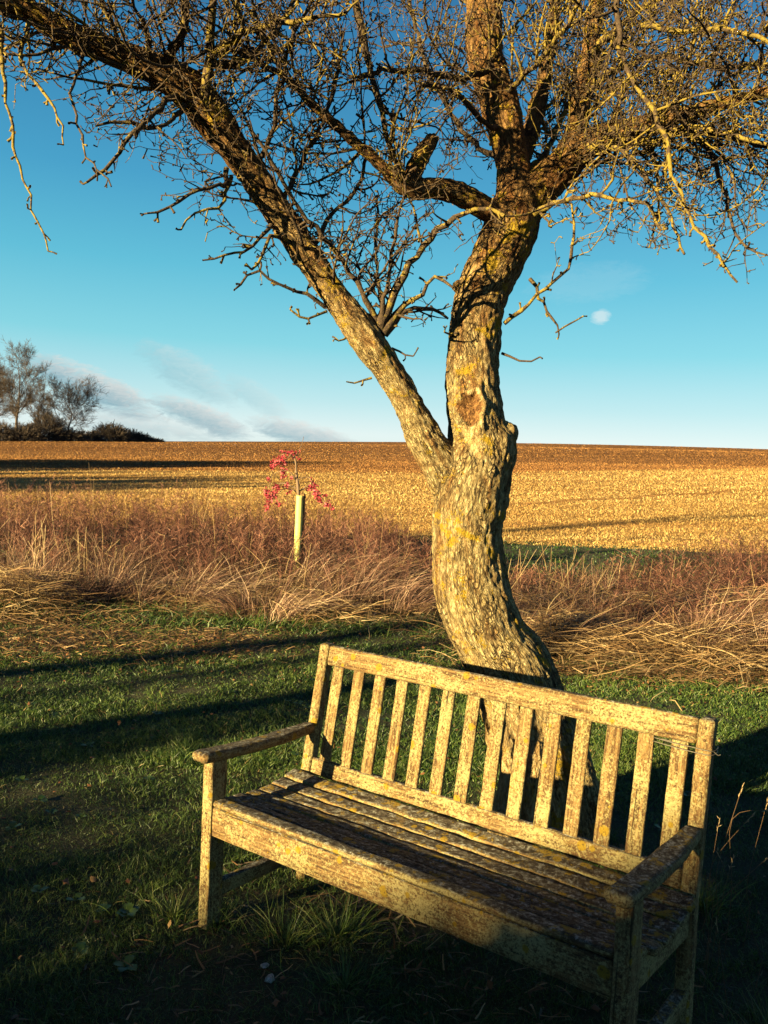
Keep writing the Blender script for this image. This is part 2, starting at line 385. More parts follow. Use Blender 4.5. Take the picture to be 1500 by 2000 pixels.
def gz(x, y):
    u, l = uv_of(np.stack([np.asarray(x, float), np.asarray(y, float)], -1)); return ground_z(u, l)
def sheet(name, us, ls, mat, zoff=0.0, rough=0.0):
    U, L = np.meshgrid(us, ls, indexing='ij'); X = CAM[0] + FH[0] * U + RH[0] * L; Y = CAM[1] + FH[1] * U + RH[1] * L
    Z = ground_z(U, L) + zoff
    if rough: Z = Z + rough * np.array([noise.noise(Vector((x * 1.3, y * 1.3, 0))) + 0.5 * noise.noise(Vector((x * 4, y * 4, 3))) for x, y in zip(X.ravel(), Y.ravel())]).reshape(Z.shape) * (U < 12)
    V = np.stack([X, Y, Z], -1).reshape(-1, 3); nu, nl = len(us), len(ls)
    i, j = np.meshgrid(np.arange(nu - 1), np.arange(nl - 1), indexing='ij')
    Q = np.stack([i * nl + j, i * nl + j + 1, (i + 1) * nl + j + 1, (i + 1) * nl + j], -1).reshape(-1, 4)
    return mesh_np(name, V, Q, mat, smooth=True)
U_FIELD = 17.0
def mat_soil():
    m_, t, bs = new_mat('lawn_soil'); p = t.node('ShaderNodeNewGeometry').outputs['Position']
    n = t.noise(p, 3.0, 5, 0.6); f = t.noise(p, 60.0, 4, 0.7)
    c = t.mix(t.mapr(n, 0.4, 0.6), (0.022, 0.026, 0.009), (0.035, 0.03, 0.015)); c = t.mix(t.mapr(f, 0.5, 0.7), c, (0.06, 0.05, 0.025))
    t.l.new(c, bs.inputs['Base Color']); bs.inputs['Roughness'].default_value = 1; bump(t, bs, f, 0.02); return m_
def mat_field():
    m_, t, bs = new_mat('stubble_field'); p = t.node('ShaderNodeNewGeometry').outputs['Position']
    # u,l axes of the field
    u = t.node('ShaderNodeVectorMath', operation='DOT_PRODUCT', ins={0: p, 1: tuple(FH)}).outputs['Value']
    l = t.node('ShaderNodeVectorMath', operation='DOT_PRODUCT', ins={0: p, 1: tuple(RH)}).outputs['Value']
    u0 = float(CAM @ FH); l0 = float(CAM @ RH)
    u = t.math('SUBTRACT', u, u0); l = t.math('SUBTRACT', l, l0)
    uv = t.node('ShaderNodeCombineXYZ', ins={0: u, 1: l, 2: 0.0}).outputs[0]
    big = t.noise(t.mapping(uv, scale=(0.03, 0.008, 1)), 1.0, 4, 0.6)
    band = t.noise(t.mapping(uv, scale=(0.16, 0.012, 1), rot=(0, 0, R_(2))), 1.0, 3, 0.6)
    fine = t.noise(t.mapping(uv, scale=(3.0, 9.0, 1)), 1.0, 6, 0.75)
    gr = t.noise(t.mapping(uv, scale=(0.55, 2.2, 1)), 1.0, 6, 0.85)
    # near the lane it is straw coloured, further up it is turned brown earth; the edge slants
    edge = t.math('ADD', t.math('SUBTRACT', u, t.math('MULTIPLY', t.math('MAXIMUM', l, 5.0), 0.95)), t.math('MULTIPLY', t.math('SUBTRACT', big, 0.5), 10.0))
    far = t.mapr(edge, 36.0, 42.0)
    straw = t.ramp(fine, [(0.30, (0.08, 0.038, 0.016)), (0.45, (0.28, 0.16, 0.06)), (0.58, (0.46, 0.30, 0.11)), (0.72, (0.62, 0.46, 0.20))])
    earth = t.ramp(t.math('ADD', t.math('MULTIPLY', fine, 0.5), t.math('MULTIPLY', gr, 0.5)), [(0.36, (0.045, 0.022, 0.011)), (0.5, (0.16, 0.08, 0.032)), (0.64, (0.32, 0.18, 0.075))])
    c = t.mix(far, straw, earth)
    c = t.mix(t.mapr(band, 0.46, 0.62, 0.0, 0.55), c, t.mix(1.0, c, (0.62, 0.5, 0.42), 'MULTIPLY'))
    c = t.mix(t.mapr(gr, 0.42, 0.6, 0.6, 0.0), c, t.mix(1.0, c, (0.55, 0.45, 0.36), 'MULTIPLY'))
    t.l.new(c, bs.inputs['Base Color']); bs.inputs['Roughness'].default_value = 1; bs.inputs['Specular IOR Level'].default_value = 0.05
    h = t.math('ADD', fine, t.math('MULTIPLY', gr, 1.5)); bump(t, bs, h, 0.25, 1.0); return m_
M_SOIL = mat_soil(); M_FIELD = mat_field()
ls_near = np.linspace(-14, 14, 141)
lawn = sheet('lawn', np.concatenate([np.linspace(-2, 12, 141), np.linspace(12.2, U_FIELD, 20)]), ls_near, M_SOIL, rough=0.018)
tag(lawn, 'short green lawn around the bench and tree', 'lawn', kind='structure')
lw = np.sinh(np.linspace(-6.2, 6.2, 161)) * 2.0
us_f = np.concatenate([np.arange(U_FIELD, 60, 1.0), np.arange(60, 440, 4.0), np.array([500, 700, 1200])])
field = sheet('field', us_f, lw, M_FIELD); tag(field, 'broad tilled stubble field rising to the skyline', 'field', kind='structure')
ub = np.concatenate([-np.sinh(np.linspace(5.5, 0, 40))[:-1] * 4 - 2, [-2.0]])
meadow = sheet('meadow', ub, lw, M_SOIL, zoff=-0.004); tag(meadow, 'dark meadow behind the viewpoint', 'meadow', kind='structure')
for s_ in (-1, 1):
    ls_ = np.sinh(np.linspace(0, 5.2, 40)) * 2.2 + 14; ls_ = ls_ if s_ > 0 else -ls_[::-1]
    vg = sheet('verge', np.linspace(-2, U_FIELD, 40), ls_, M_SOIL, zoff=-0.002); tag(vg, 'grass verge %s of the lawn' % ('right' if s_ > 0 else 'left'), 'verge', kind='structure')

def stubble():
    def make(name, N, u0, u1, hh, ww, mat, label, cat, side):
        x = rng.random(N); u = 1 / (1 / u0 + x * (1 / u1 - 1 / u0)); l = rng.uniform(-0.54, 0.54, N) * u
        edge = u - 0.95 * np.maximum(l, 5) + rng.normal(0, 0.8, N); k = (edge < 39) if side < 0 else (edge >= 39); u = u[k]; l = l[k]; n_ = len(u)
        # drilled rows run across the view, slightly aslant
        b = np.stack([CAM[0] + FH[0] * u + RH[0] * l, CAM[1] + FH[1] * u + RH[1] * l, ground_z(u, l) - 0.01], 1); sc = (u / 25).clip(0.8, 6)
        d = rng.normal(0, 1.1, (n_, 3)); d[:, 2] = 1
        nn = np.array([0.8 * noise.noise(Vector((a_ * 0.12, b_ * 0.02, 2))) + 1.0 * noise.noise(Vector(((a_ - 0.3 * b_) * 0.8, b_ * 0.02, 7))) for a_, b_ in zip(u, l)])
        rut = (np.abs(u - 25.9 - (l - 3.5) * 0.807 + 0.25 * np.sin(l * 1.7)) < 0.30) & (l > 2.5) & (l < 13.5); nn = np.where(rut, -2.0, nn)
        V, Q, A = ribbons(b, d, hh * rng.uniform(0.4, 1.4, n_) * sc ** 0.6, ww * rng.uniform(0.5, 1.6, n_) * sc ** 0.8, rng.normal(0, 0.4, (n_, 3)), 1, rnd=np.clip(rng.beta(1.6, 1.6, n_) + 0.35 * nn, 0, 1), tip=0.6)
        o = mesh_np(name, V, Q, mat, None, {'rnd': A}); tag(o, label, cat, kind='stuff')
    make('stubble', 420000, 16.5, 75, 0.036, 0.010, M_STUB, 'golden straw stubble covering the nearer field', 'stubble', -1)
    make('earth_clods', 380000, 38, 225, 0.022, 0.020, M_CLOD, 'brown turned earth clods on the upper field', 'clods', 1)
M_STUB = mat_blades('field_straw', [(0.0, (0.20, 0.09, 0.030)), (0.3, (0.40, 0.22, 0.068)), (0.65, (0.62, 0.40, 0.13)), (1.0, (0.85, 0.65, 0.29))], 0.8, 0.1)
M_CLOD = mat_blades('field_clod', [(0.0, (0.09, 0.036, 0.013)), (0.4, (0.20, 0.088, 0.028)), (0.8, (0.34, 0.165, 0.052)), (1.0, (0.46, 0.26, 0.09))], 0.95, 0.0)
stubble()

# ------------------------------------------------------------------ bench
bench = empty('garden_bench', (0, 0, 0)); tag(bench, 'weathered slatted wooden bench crusted with yellow lichen, in front of the forked tree', 'bench')
def plank(name, L, w_, h_, loc, rot=(0, 0, 0), bev=0.004, prof=None, wear=0.0015, axis='X', seed=None):
    """board with its length along local X (0..L), width Y, thickness Z, weathered edges"""
    nx = max(6, int(L / 0.009)); b = bev
    sec = [(-w_/2 + b, -h_/2), (-w_/4, -h_/2), (0, -h_/2), (w_/4, -h_/2), (w_/2 - b, -h_/2), (w_/2, -h_/2 + b), (w_/2, 0), (w_/2, h_/2 - b), (w_/2 - b, h_/2), (w_/4, h_/2), (0, h_/2), (-w_/4, h_/2), (-w_/2 + b, h_/2), (-w_/2, h_/2 - b), (-w_/2, 0), (-w_/2, -h_/2 + b)]
    k = len(sec); xs = np.concatenate([[0], np.linspace(b, L - b, nx), [L]]); V = []
    sd = rng.uniform(0, 1000)
    for i, x in enumerate(xs):
        sx, sy, yo, zo = (1, 1, 0, 0) if prof is None else prof(x / L)
        if i in (0, len(xs) - 1): sx *= (1 - 2 * b / w_); sy *= (1 - 2 * b / h_)
        for (y, z) in sec:
            p = Vector((x * 6 + sd, y * 40, z * 40)); n_ = noise.noise(p) * wear + noise.noise(p * 3) * wear * 0.8
            r = math.hypot(y, z) + 1e-9
            V.append((x, yo + y * sx + n_ * y / r, zo + z * sy + n_ * z / r))
    m_ = len(xs); Q = [(i * k + j, i * k + (j + 1) % k, (i + 1) * k + (j + 1) % k, (i + 1) * k + j) for i in range(m_ - 1) for j in range(k)]
    V = V + [(xs[0], (prof(0)[2] if prof else 0), (prof(0)[3] if prof else 0)), (xs[-1], (prof(1)[2] if prof else 0), (prof(1)[3] if prof else 0))]
    T = [(m_ * k, (j + 1) % k, j) for j in range(k)] + [(m_ * k + 1, (m_ - 1) * k + j, (m_ - 1) * k + (j + 1) % k) for j in range(k)]
    Q = [q[::-1] for q in Q]; T = [q[::-1] for q in T]
    o = mesh_np(name, V, Q, M_WOOD, bench, T=T); o.location = loc; o.rotation_euler = rot
    return o
BL = 1.515; LW = 0.045; LD = 0.071
YS, YT, ZT, HS = 0.4964, 0.5798, 0.9095, 0.4404
def yb(z): return YS + (YT - YS) * (z - HS) / (ZT - HS)
TH = math.atan((YT - YS) / (ZT - HS))                       # back rake
UP = (0, -R_(90), 0)                                         # local X -> world Z ; local Z -> -X
def vpost(name, x, y, z0, z1, wx, wy, rake=0.0, **k):
    # local X up, local Y = world Y(depth), local Z = -world X
    o = plank(name, (z1 - z0) / math.cos(rake), wy, wx, (x, y, z0), (0, 0, 0), **k)
    o.rotation_euler = (Matrix.Rotation(-rake, 3, 'X') @ Matrix.Rotation(-R_(90), 3, 'Y')).to_euler(); return o
for x in (LW / 2, BL - LW / 2):
    vpost('leg', x, LD / 2, -0.03, 0.583, LW, LD, bev=0.004)
    # rear leg: straight below the seat, raked above
    kz = HS - 0.03
    def rear(s, tot=ZT + 0.03):
        z = -0.03 + s * tot; return (1, 1, max(0.0, (z - kz)) * math.tan(TH), 0)
    vpost('leg', x, yb(kz) + 0.024, -0.03, ZT, LW, 0.048, bev=0.007, prof=rear)
# front rail and its rounded top board
plank('front_rail', BL - 2 * LW, 0.026, 0.098, (LW, 0.020, 0.374), bev=0.004)
plank('seat_slat', BL - 2 * LW + 0.0, 0.06, 0.022, (LW, 0.034, 0.4345), rot=(R_(-3), 0, 0), bev=0.008, wear=0.003)
for i, y in enumerate((0.102, 0.170, 0.238, 0.306, 0.374, 0.441)):
    z = 0.430 + (-0.013, -0.027, -0.034, -0.034, -0.026, -0.012)[i]; tl = (-9, -7, -3, 2, 7, 11)[i]
    ins = -0.012 if i > 0 else 0.006
    plank('seat_slat', BL - 2 * ins - (0 if i else 0), 0.0605, 0.020, (ins, y + (0.006 if i == 0 else 0.006), z), rot=(R_(tl), 0, 0), bev=0.005, wear=0.006)
for x in (0.024, BL - 0.024):
    plank('side_rail', YS - LD - 0.002, 0.024, 0.085, (x, LD + 0.001, 0.366), rot=(0, R_(3), R_(90)), bev=0.004)
    plank('stretcher', YS - LD - 0.002, 0.036, 0.05, (x, LD + 0.001, 0.12), rot=(0, 0, R_(90)), bev=0.004)
def armp(s):
    w = 1.0 if s < 0.7 else 1.0 - 0.35 * (s - 0.7) / 0.3
    if s < 0.06: w *= 0.70 + 0.30 * math.sqrt(max(0, 1 - ((0.06 - s) / 0.06) ** 2))
    h = 1.0 if s > 0.05 else 0.6 + 0.4 * math.sqrt(max(0, 1 - ((0.05 - s) / 0.05) ** 2))
    return (w, h, 0, -0.010 * math.sin(s * 3.14))
AL = yb(0.60) + 0.052
for x in (LW / 2 + 0.002, BL - LW / 2 - 0.002):
    plank('armrest', AL, 0.074, 0.036, (x, -0.052, 0.604), rot=(0, R_(1.0), R_(90)), bev=0.011, prof=armp, wear=0.003)
rk = R_(-90) - TH
def back_board(name, x0, x1, zc, hh, th_, front=0.004, **k):
    # board lying in the raked back plane: local X = world X, local Y = up the rake, local Z = out to the front
    o = plank(name, x1 - x0, hh, th_, (x0, yb(zc) + front + th_ / 2, zc), bev=0.006, **k)
    o.rotation_euler = (R_(90) - TH, 0, 0); return o
back_board('top_rail', LW + 0.002, BL - LW - 0.002, 0.868, 0.076, 0.036, prof=lambda s: (1.0, 1, 0, 0), wear=0.002)
back_board('bottom_rail', LW + 0.002, BL - LW - 0.002, 0.450, 0.062, 0.034, wear=0.003)
for i in range(14):
    x = 0.106 + i * (1.422 - 0.106) / 13
    z0, z1 = 0.478, 0.833
    o = plank('back_slat', (z1 - z0) / math.cos(TH), 0.049, 0.014, (x, yb(z0) + 0.014, z0), bev=0.003, wear=0.0015)
    # local X up the rake, local Y = world X
    mx = Matrix(((0, 1, 0), (math.sin(TH), 0, -math.cos(TH)), (math.cos(TH), 0, math.sin(TH)))); mx.transpose()
    mx = Matrix(((0, 1, 0), (math.sin(TH), 0, math.cos(TH)), (math.cos(TH), 0, -math.sin(TH))))
    o.rotation_euler = mx.to_euler()
pegm, t_, b_ = new_mat('peg_end_grain'); b_.inputs['Base Color'].default_value = (0.05, 0.028, 0.014, 1); b_.inputs['Roughness'].default_value = 0.9
for (x, y, z) in [(0.022, -0.0005, 0.400), (0.022, -0.0005, 0.350), (BL - 0.022, -0.0005, 0.400), (BL - 0.022, -0.0005, 0.350), (0.022, yb(0.885) - 0.0015, 0.885), (0.022, yb(0.85) - 0.0015, 0.85), (BL - 0.022, yb(0.885) - 0.0015, 0.885), (BL - 0.022, yb(0.85) - 0.0015, 0.85)]:
    pb = Bag(); tube(pb, [(x, y - 0.0008, z), (x, y + 0.004, z)], 0.0042, 12); pb.build('peg', pegm, bench)
# twist of wire round the right back post
wm, t_, b_ = new_mat('dull_wire'); b_.inputs['Base Color'].default_value = (0.09, 0.08, 0.07, 1); b_.inputs['Metallic'].default_value = 0.7; b_.inputs['Roughness'].default_value = 0.55
bg_ = Bag()
for k in range(2):
    z = 0.825 - 0.011 * k; y0 = yb(z) - 0.003
    pts = [(1.345, y0 + 0.002, z + 0.004), (1.40, y0 - 0.001, z + 0.001), (1.46, y0, z - 0.002 * k), (BL + 0.003, y0, z), (BL + 0.006, y0 + 0.05, z + 0.003), (BL - 0.02, y0 + 0.056, z + 0.002), (1.42, y0 + 0.054, z), (1.345, y0 + 0.05, z + 0.002)]
    tube(bg_, spline(pts, 5), 0.0014, 5)
tube(bg_, spline([(BL + 0.004, yb(0.82) + 0.01, 0.822), (BL + 0.02, yb(0.82) + 0.0, 0.817), (BL + 0.028, yb(0.82) - 0.006, 0.822)], 4), 0.0014, 5)
wo = bg_.build('wire_tie', wm, None, True); tag(wo, 'thin twisted wire tied round the bench\'s right back post', 'wire')

# ------------------------------------------------------------------ apple tree
TD = 3.95       # distance of the trunk from the camera
def path(rows):  # rows: (px, py, width_px, depth) -> spline of xyz + radius
    r = np.array([[*P(x, y, d), 0.5 * w_ * d / FPX] for x, y, w_, d in rows]); return spline(r, 6)
limbs = {}
limbs['stem'] = path([(1075, 1690, 190, 3.97), (1078, 1600, 160, 3.97), (1072, 1520, 150, 3.98), (1050, 1440, 150, 3.98), (1018, 1370, 176, 3.97), (992, 1300, 168, 3.96), (962, 1250, 150, 3.95), (938, 1200, 148, 3.95), (922, 1150, 148, 3.95), (914, 1090, 143, 3.95), (912, 1030, 138, 3.95), (920, 970, 148, 3.95), (932, 910, 140, 3.96), (934, 860, 122, 3.97), (928, 800, 110, 3.98), (923, 740, 105, 4.0), (925, 680, 101, 4.02), (930, 620, 100, 4.04), (946, 560, 102, 4.06), (975, 500, 106, 4.08), (1000, 440, 106, 4.1), (1006, 395, 88, 4.1), (1003, 340, 68, 4.12), (993, 280, 68, 4.15), (982, 220, 76, 4.18), (964, 165, 74, 4.2), (948, 110, 73, 4.23), (945, 50, 72, 4.27), (946, 0, 68, 4.3), (950, -120, 60, 4.4), (955, -300, 40, 4.5)])
limbs['left'] = path([(905, 985, 95, 3.95), (868, 915, 82, 3.93), (832, 858, 72, 3.9), (800, 795, 58, 3.87), (762, 728, 60, 3.84), (712, 655, 66, 3.8), (656, 580, 56, 3.77), (600, 500, 55, 3.74), (546, 420, 55, 3.7), (492, 340, 56, 3.66), (455, 290, 60, 3.62), (422, 243, 74, 3.6), (388, 198, 76, 3.57), (345, 160, 72, 3.53), (285, 128, 58, 3.5), (215, 100, 54, 3.45), (150, 72, 50, 3.4), (95, 45, 46, 3.36), (40, 12, 44, 3.3), (-60, -30, 38, 3.2), (-200, -80, 25, 3.1)])
limbs['right'] = path([(1008, 430, 80, 4.1), (1040, 385, 78, 4.1), (1085, 338, 70, 4.07), (1135, 292, 60, 4.02), (1185, 262, 48, 3.97), (1250, 245, 38, 3.9), (1325, 225, 32, 3.82), (1400, 205, 26, 3.75), (1480, 185, 22, 3.65), (1600, 150, 18, 3.5)])
limbs['up'] = path([(1095, 335, 60, 4.1), (1122, 270, 46, 4.2), (1135, 205, 40, 4.3), (1150, 120, 36, 4.4), (1160, 40, 32, 4.5), (1175, -60, 28, 4.6), (1200, -200, 20, 4.7)])
limbs['mid'] = path([(985, 430, 45, 4.05), (945, 405, 42, 3.98), (895, 378, 42, 3.9), (850, 368, 40, 3.85), (808, 372, 38, 3.8), (778, 358, 32, 3.77), (745, 325, 23, 3.75), (700, 285, 20, 3.72), (650, 238, 18, 3.68), (600, 195, 16, 3.65), (540, 140, 14, 3.6), (475, 105, 12, 3.55), (400, 90, 9, 3.5)])
limbs['stub'] = path([(800, 368, 36, 3.8), (812, 330, 34, 3.82), (830, 295, 32, 3.85), (846, 268, 26, 3.87)])
limbs['back'] = path([(1000, 360, 50, 4.2), (1030, 280, 36, 4.45), (1055, 190, 30, 4.7), (1075, 90, 26, 4.9), (1085, 0, 22, 5.05), (1090, -150, 16, 5.2)])
base_bits = [[(1000, 1350, 60, 3.90), (985, 1420, 40, 3.84), (992, 1500, 34, 3.80), (985, 1580, 44, 3.76), (975, 1650, 60, 3.74)],
             [(955, 1310, 50, 3.9), (945, 1380, 14, 3.88), (952, 1440, 12, 3.86), (962, 1500, 14, 3.84), (950, 1600, 16, 3.8)],
             [(1060, 1350, 70, 3.92), (1100, 1430, 76, 3.88), (1132, 1520, 70, 3.86), (1150, 1640, 84, 3.84)],
             [(1035, 1400, 34, 3.86), (1045, 1480, 30, 3.80), (1032, 1560, 28, 3.78), (1040, 1640, 36, 3.76)]]
bb = [path(r) for r in base_bits]
def skeleton_mesh():
    bag = Bag()
    for k, r in limbs.items():
        r = r.copy()
        if k == 'stem':
            # the foot is hollow: push the heart of it back behind the torn front shell
            pass
        tube(bag, r[:, :3], r[:, 3] * 0.985, 20)
    for r in bb: tube(bag, r[:, :3], r[:, 3], 12)
    def ball(px, py, d, rp, sc=(1, 1, 1)):
        c = P(px, py, d); rr = rp * d / FPX; n = 16; V = []; Q = []
        for i in range(n + 1):
            for j in range(n):
                th = math.pi * i / n; ph = 2 * math.pi * j / n
                V.append(c + rr * np.array([math.sin(th) * math.cos(ph) * sc[0], math.sin(th) * math.sin(ph) * sc[1], math.cos(th) * sc[2]]))
        for i in range(n):
            for j in range(n): Q.append((i * n + j, (i + 1) * n + j, (i + 1) * n + (j + 1) % n, i * n + (j + 1) % n))
        bag.add(V, Q)
    ball(988, 848, 3.95, 26); ball(968, 885, 3.93, 42, (1, 1, 1.4)); ball(880, 905, 3.93, 30, (1, 1, 1.2)); ball(820, 802, 3.88, 10)
    ball(895, 560, 4.02, 12); ball(893, 590, 4.0, 10); ball(370, 180, 3.55, 40); ball(1010, 400, 4.08, 46); ball(1000, 430, 4.05, 45)
    return bag.build('tmp', None)
tmp = skeleton_mesh()
md = tmp.modifiers.new('r', 'REMESH'); md.mode = 'VOXEL'; md.voxel_size = 0.0065; md.use_smooth_shade = True
ms = tmp.modifiers.new('s', 'SMOOTH'); ms.factor = 0.6; ms.iterations = 8
dg = bpy.context.evaluated_depsgraph_get(); me = bpy.data.meshes.new_from_object(tmp.evaluated_get(dg))
bpy.data.objects.remove(tmp)
n = len(me.vertices); co = np.empty(n * 3, np.float32); me.vertices.foreach_get('co', co); co = co.reshape(-1, 3).astype(float)
no = np.empty(n * 3, np.float32); me.vertices.foreach_get('normal', no); no = no.reshape(-1, 3).astype(float)
# bark coordinates along the nearest limb
best = np.full(n, 1e9); bc = np.zeros((n, 3))
off = 0.0
for k, r in list(limbs.items()) + [('b%d' % i, r) for i, r in enumerate(bb)]:
    T, N_, B_ = frames(r[:, :3]); s = np.concatenate([[0], np.cumsum(np.linalg.norm(np.diff(r[:, :3], axis=0), axis=1))])
    for i0 in range(0, n, 20000):
        c = co[i0:i0 + 20000]; D = np.linalg.norm(c[:, None] - r[None, :, :3], axis=2) - r[None, :, 3]
        j = D.argmin(1); dm = D[np.arange(len(c)), j]; v = c - r[j, :3]
        al = (v * T[j]).sum(1); loc = np.stack([(v * N_[j]).sum(1) + off, (v * B_[j]).sum(1), (s[j] + al) * 0.38 + off], 1)
        sel = dm < best[i0:i0 + 20000]; best[i0:i0 + 20000][sel] = dm[sel]; bc[i0:i0 + 20000][sel] = loc[sel]
    off += 3.1
amp = np.empty(n)
for i in range(n):
    p = Vector(bc[i]); w = noise.noise(p * 5.0) * 0.009 + noise.noise(p * 14.0) * 0.006
    w += (abs(noise.noise(p * 38.0)) - 0.25) * 0.010 + noise.noise(p * 80.0) * 0.005
    amp[i] = w
px, py, dz = proj(co)
front = (no @ FW) < 0.2
wood = np.zeros(n)
# knot scar: rim, sunken face and a bare tongue of wood under it
ex = (px - 918) / 27; ey = (py - 802) / 40; er = np.sqrt(ex ** 2 + ey ** 2) * (1 + 0.10 * np.sin(np.arctan2(ey, ex) * 3 + 1) + 0.07 * np.sin(np.arctan2(ey, ex) * 7)) + rng.normal(0, 0.015, n); msk = front & (er < 2.2) & (dz < 4.05)
amp = np.where(front & (er < 1.15), amp * 0.35, amp); amp += np.where(msk, 0.020 * np.exp(-((er - 1.0) / 0.24) ** 2) - 0.030 * np.exp(-(er / 0.74) ** 4), 0)
scar = np.where(front & (er < 0.86 - 0.25 * np.clip(ey, 0, 1)) & (dz < 4.05), 1.0, 0.0)
tx = (px - (912 + (py - 820) * 0.32)) / (22 - (py - 820) * 0.20).clip(4); tm = front & (abs(tx) < 1) & (py > 832) & (py < 895)
wood = np.where(tm, 1.0, wood); wood = np.where(front & (dz < 4.05) & (abs(er - 0.93) < 0.10) & (ex > -0.3), 0.65, wood); amp += np.where(tm, -0.004, 0)
wood = np.where((py > 1385) & (px < 1075) & (dz < 3.93), 0.55, wood)
sc_ = np.clip(np.sqrt(np.interp(best * 0 + 1, [0, 1], [0, 1])), 0, 1)
# thinner limbs get shallower bark
thin = np.clip((proj(co)[1] < 380) * 0.0 + 1.0, 0.5, 1)
co2 = co + no * (amp * thin)[:, None]
me.vertices.foreach_set('co', co2.astype(np.float32).ravel())
at = me.attributes.new('bark_co', 'FLOAT_VECTOR', 'POINT'); at.data.foreach_set('vector', bc.astype(np.float32).ravel())
at = me.attributes.new('scar', 'FLOAT', 'POINT'); at.data.foreach_set('value', scar.astype(np.float32))
at = me.attributes.new('wood', 'FLOAT', 'POINT'); at.data.foreach_set('value', wood.astype(np.float32))
me.materials.clear(); me.materials.append(M_BARK); me.update(); me.name = 'trunk'
print('trunk verts', n)
apple = empty('apple_tree', tuple(W(*uv_of(P(1060, 1600, 3.97)[None])[0:1], 0)[:3]) if False else (0.55, 1.62, 0))
tag(apple, 'gnarled bare old tree with forked lichened trunk, leaning behind the bench', 'tree')
tr = bpy.data.objects.new('trunk', me); scene.collection.objects.link(tr)
tr.parent = apple; tr.location = (-0.55, -1.62, 0)

# --- branches and twigs
def allowed(X):
    x, y, d = proj(X)
    if d < 1.2: return False
    lim = np.interp(x, [-400, 0, 60, 110, 150, 200, 260, 330, 420, 500, 560, 640, 760, 880, 905, 1000, 1060, 1110, 1200, 1300, 1350, 1400, 1450, 1500, 1900],
                    [330, 300, 290, 200, 230, 330, 350, 400, 470, 560, 590, 620, 640, 640, 480, 470, 560, 520, 480, 490, 450, 530, 560, 520, 560])
    if x < 130 and y > 150: return random.random() < 0.5 and y < lim
    if x > np.interp(y, [0, 200, 400, 560], [880, 900, 925, 860]) and x < np.interp(y, [0, 200, 400, 560], [985, 1020, 1050, 1000]) and d < 4.05 and y < 560: return random.random() < 0.86 and y < lim
    return y < lim
lines = []; radii = []; rnds = []
def unit(v): return v / (np.linalg.norm(v) + 1e-12)
def rdir(): return unit(rng.normal(size=3))
def add_line(pts, r0, r1, rn):
    pts = np.asarray(pts); lines.append(pts); radii.append(np.linspace(r0, r1, len(pts)) * (1 + rng.normal(0, 0.10, len(pts)))); rnds.append(rn)
def twig(p, d, L, r, lvl, rn, droop=0.0):
    seg = {0: 0.055, 1: 0.045, 2: 0.032, 3: 0.02}[lvl]
    k = max(2, int(L / seg)); pts = [p]; cur = d
    kink = {0: 0.12, 1: 0.18, 2: 0.27, 3: 0.3}[lvl]
    for i in range(k):
        cur = unit(cur + rng.normal(0, kink, 3) + np.array([0, 0, -droop * 0.12 * (i / k)]) + (np.array([0, 0, 0.05]) if droop <= 0 else 0))
        q = pts[-1] + cur * seg
        if not allowed(q): break
        pts.append(q)
    if len(pts) < 2: return
    k = len(pts) - 1; r1 = max(0.0012, r * (0.34 if lvl < 2 else 0.5))
    add_line(pts, r, r1, rn)
    for i in range(1, k + 1):
        tt = i / k; rr = r * (1 - 0.5 * tt); dd = unit(pts[i] - pts[i - 1])
        if lvl == 0:
            if rng.random() < 0.72 and L > 0.1:
                side = unit(np.cross(dd, rdir())); nd = unit(dd * 0.55 + side * 0.8 + np.array([0, 0, 0.12]))
                twig(pts[i], nd, rng.uniform(0.18, 0.55) * (1 - 0.3 * tt), max(0.0022, rr * 0.5), 1, min(1, max(0, rn + rng.normal(0, .15))), droop)
            if rng.random() < 0.5: spur(pts[i], dd, rr, rn)
        elif lvl == 1:
            if rng.random() < 0.44:
                side = unit(np.cross(dd, rdir())); nd = unit(dd * 0.5 + side * 0.8)
                twig(pts[i], nd, rng.uniform(0.06, 0.26), max(0.0017, rr * 0.6), 2, min(1, max(0, rn + rng.normal(0, .15))), droop)
            if rng.random() < 0.6: spur(pts[i], dd, rr, rn)
        elif lvl == 2:
            if rng.random() < 0.40: spur(pts[i], dd, rr, rn)
def spur(p, dd, r, rn):
    side = unit(np.cross(dd, rdir())); d = unit(dd * 0.45 + side)
    L = rng.uniform(0.012, 0.045); q = p + d * L * 0.55; d2 = unit(d + rng.normal(0, 0.5, 3)); e = q + d2 * L * 0.45
    rs = max(0.0026, min(0.0046, r * 0.95))
    lines.append(np.array([p, q, e])); radii.append(np.array([rs, rs * 0.9, rs * 1.25])); rnds.append(rn)
    if rng.random() < 0.3:
        e2 = q + unit(d + rng.normal(0, 0.8, 3)) * L * 0.5
        lines.append(np.array([q, (q + e2) / 2, e2])); radii.append(np.array([rs * .9, rs * 0.8, rs])); rnds.append(rn)
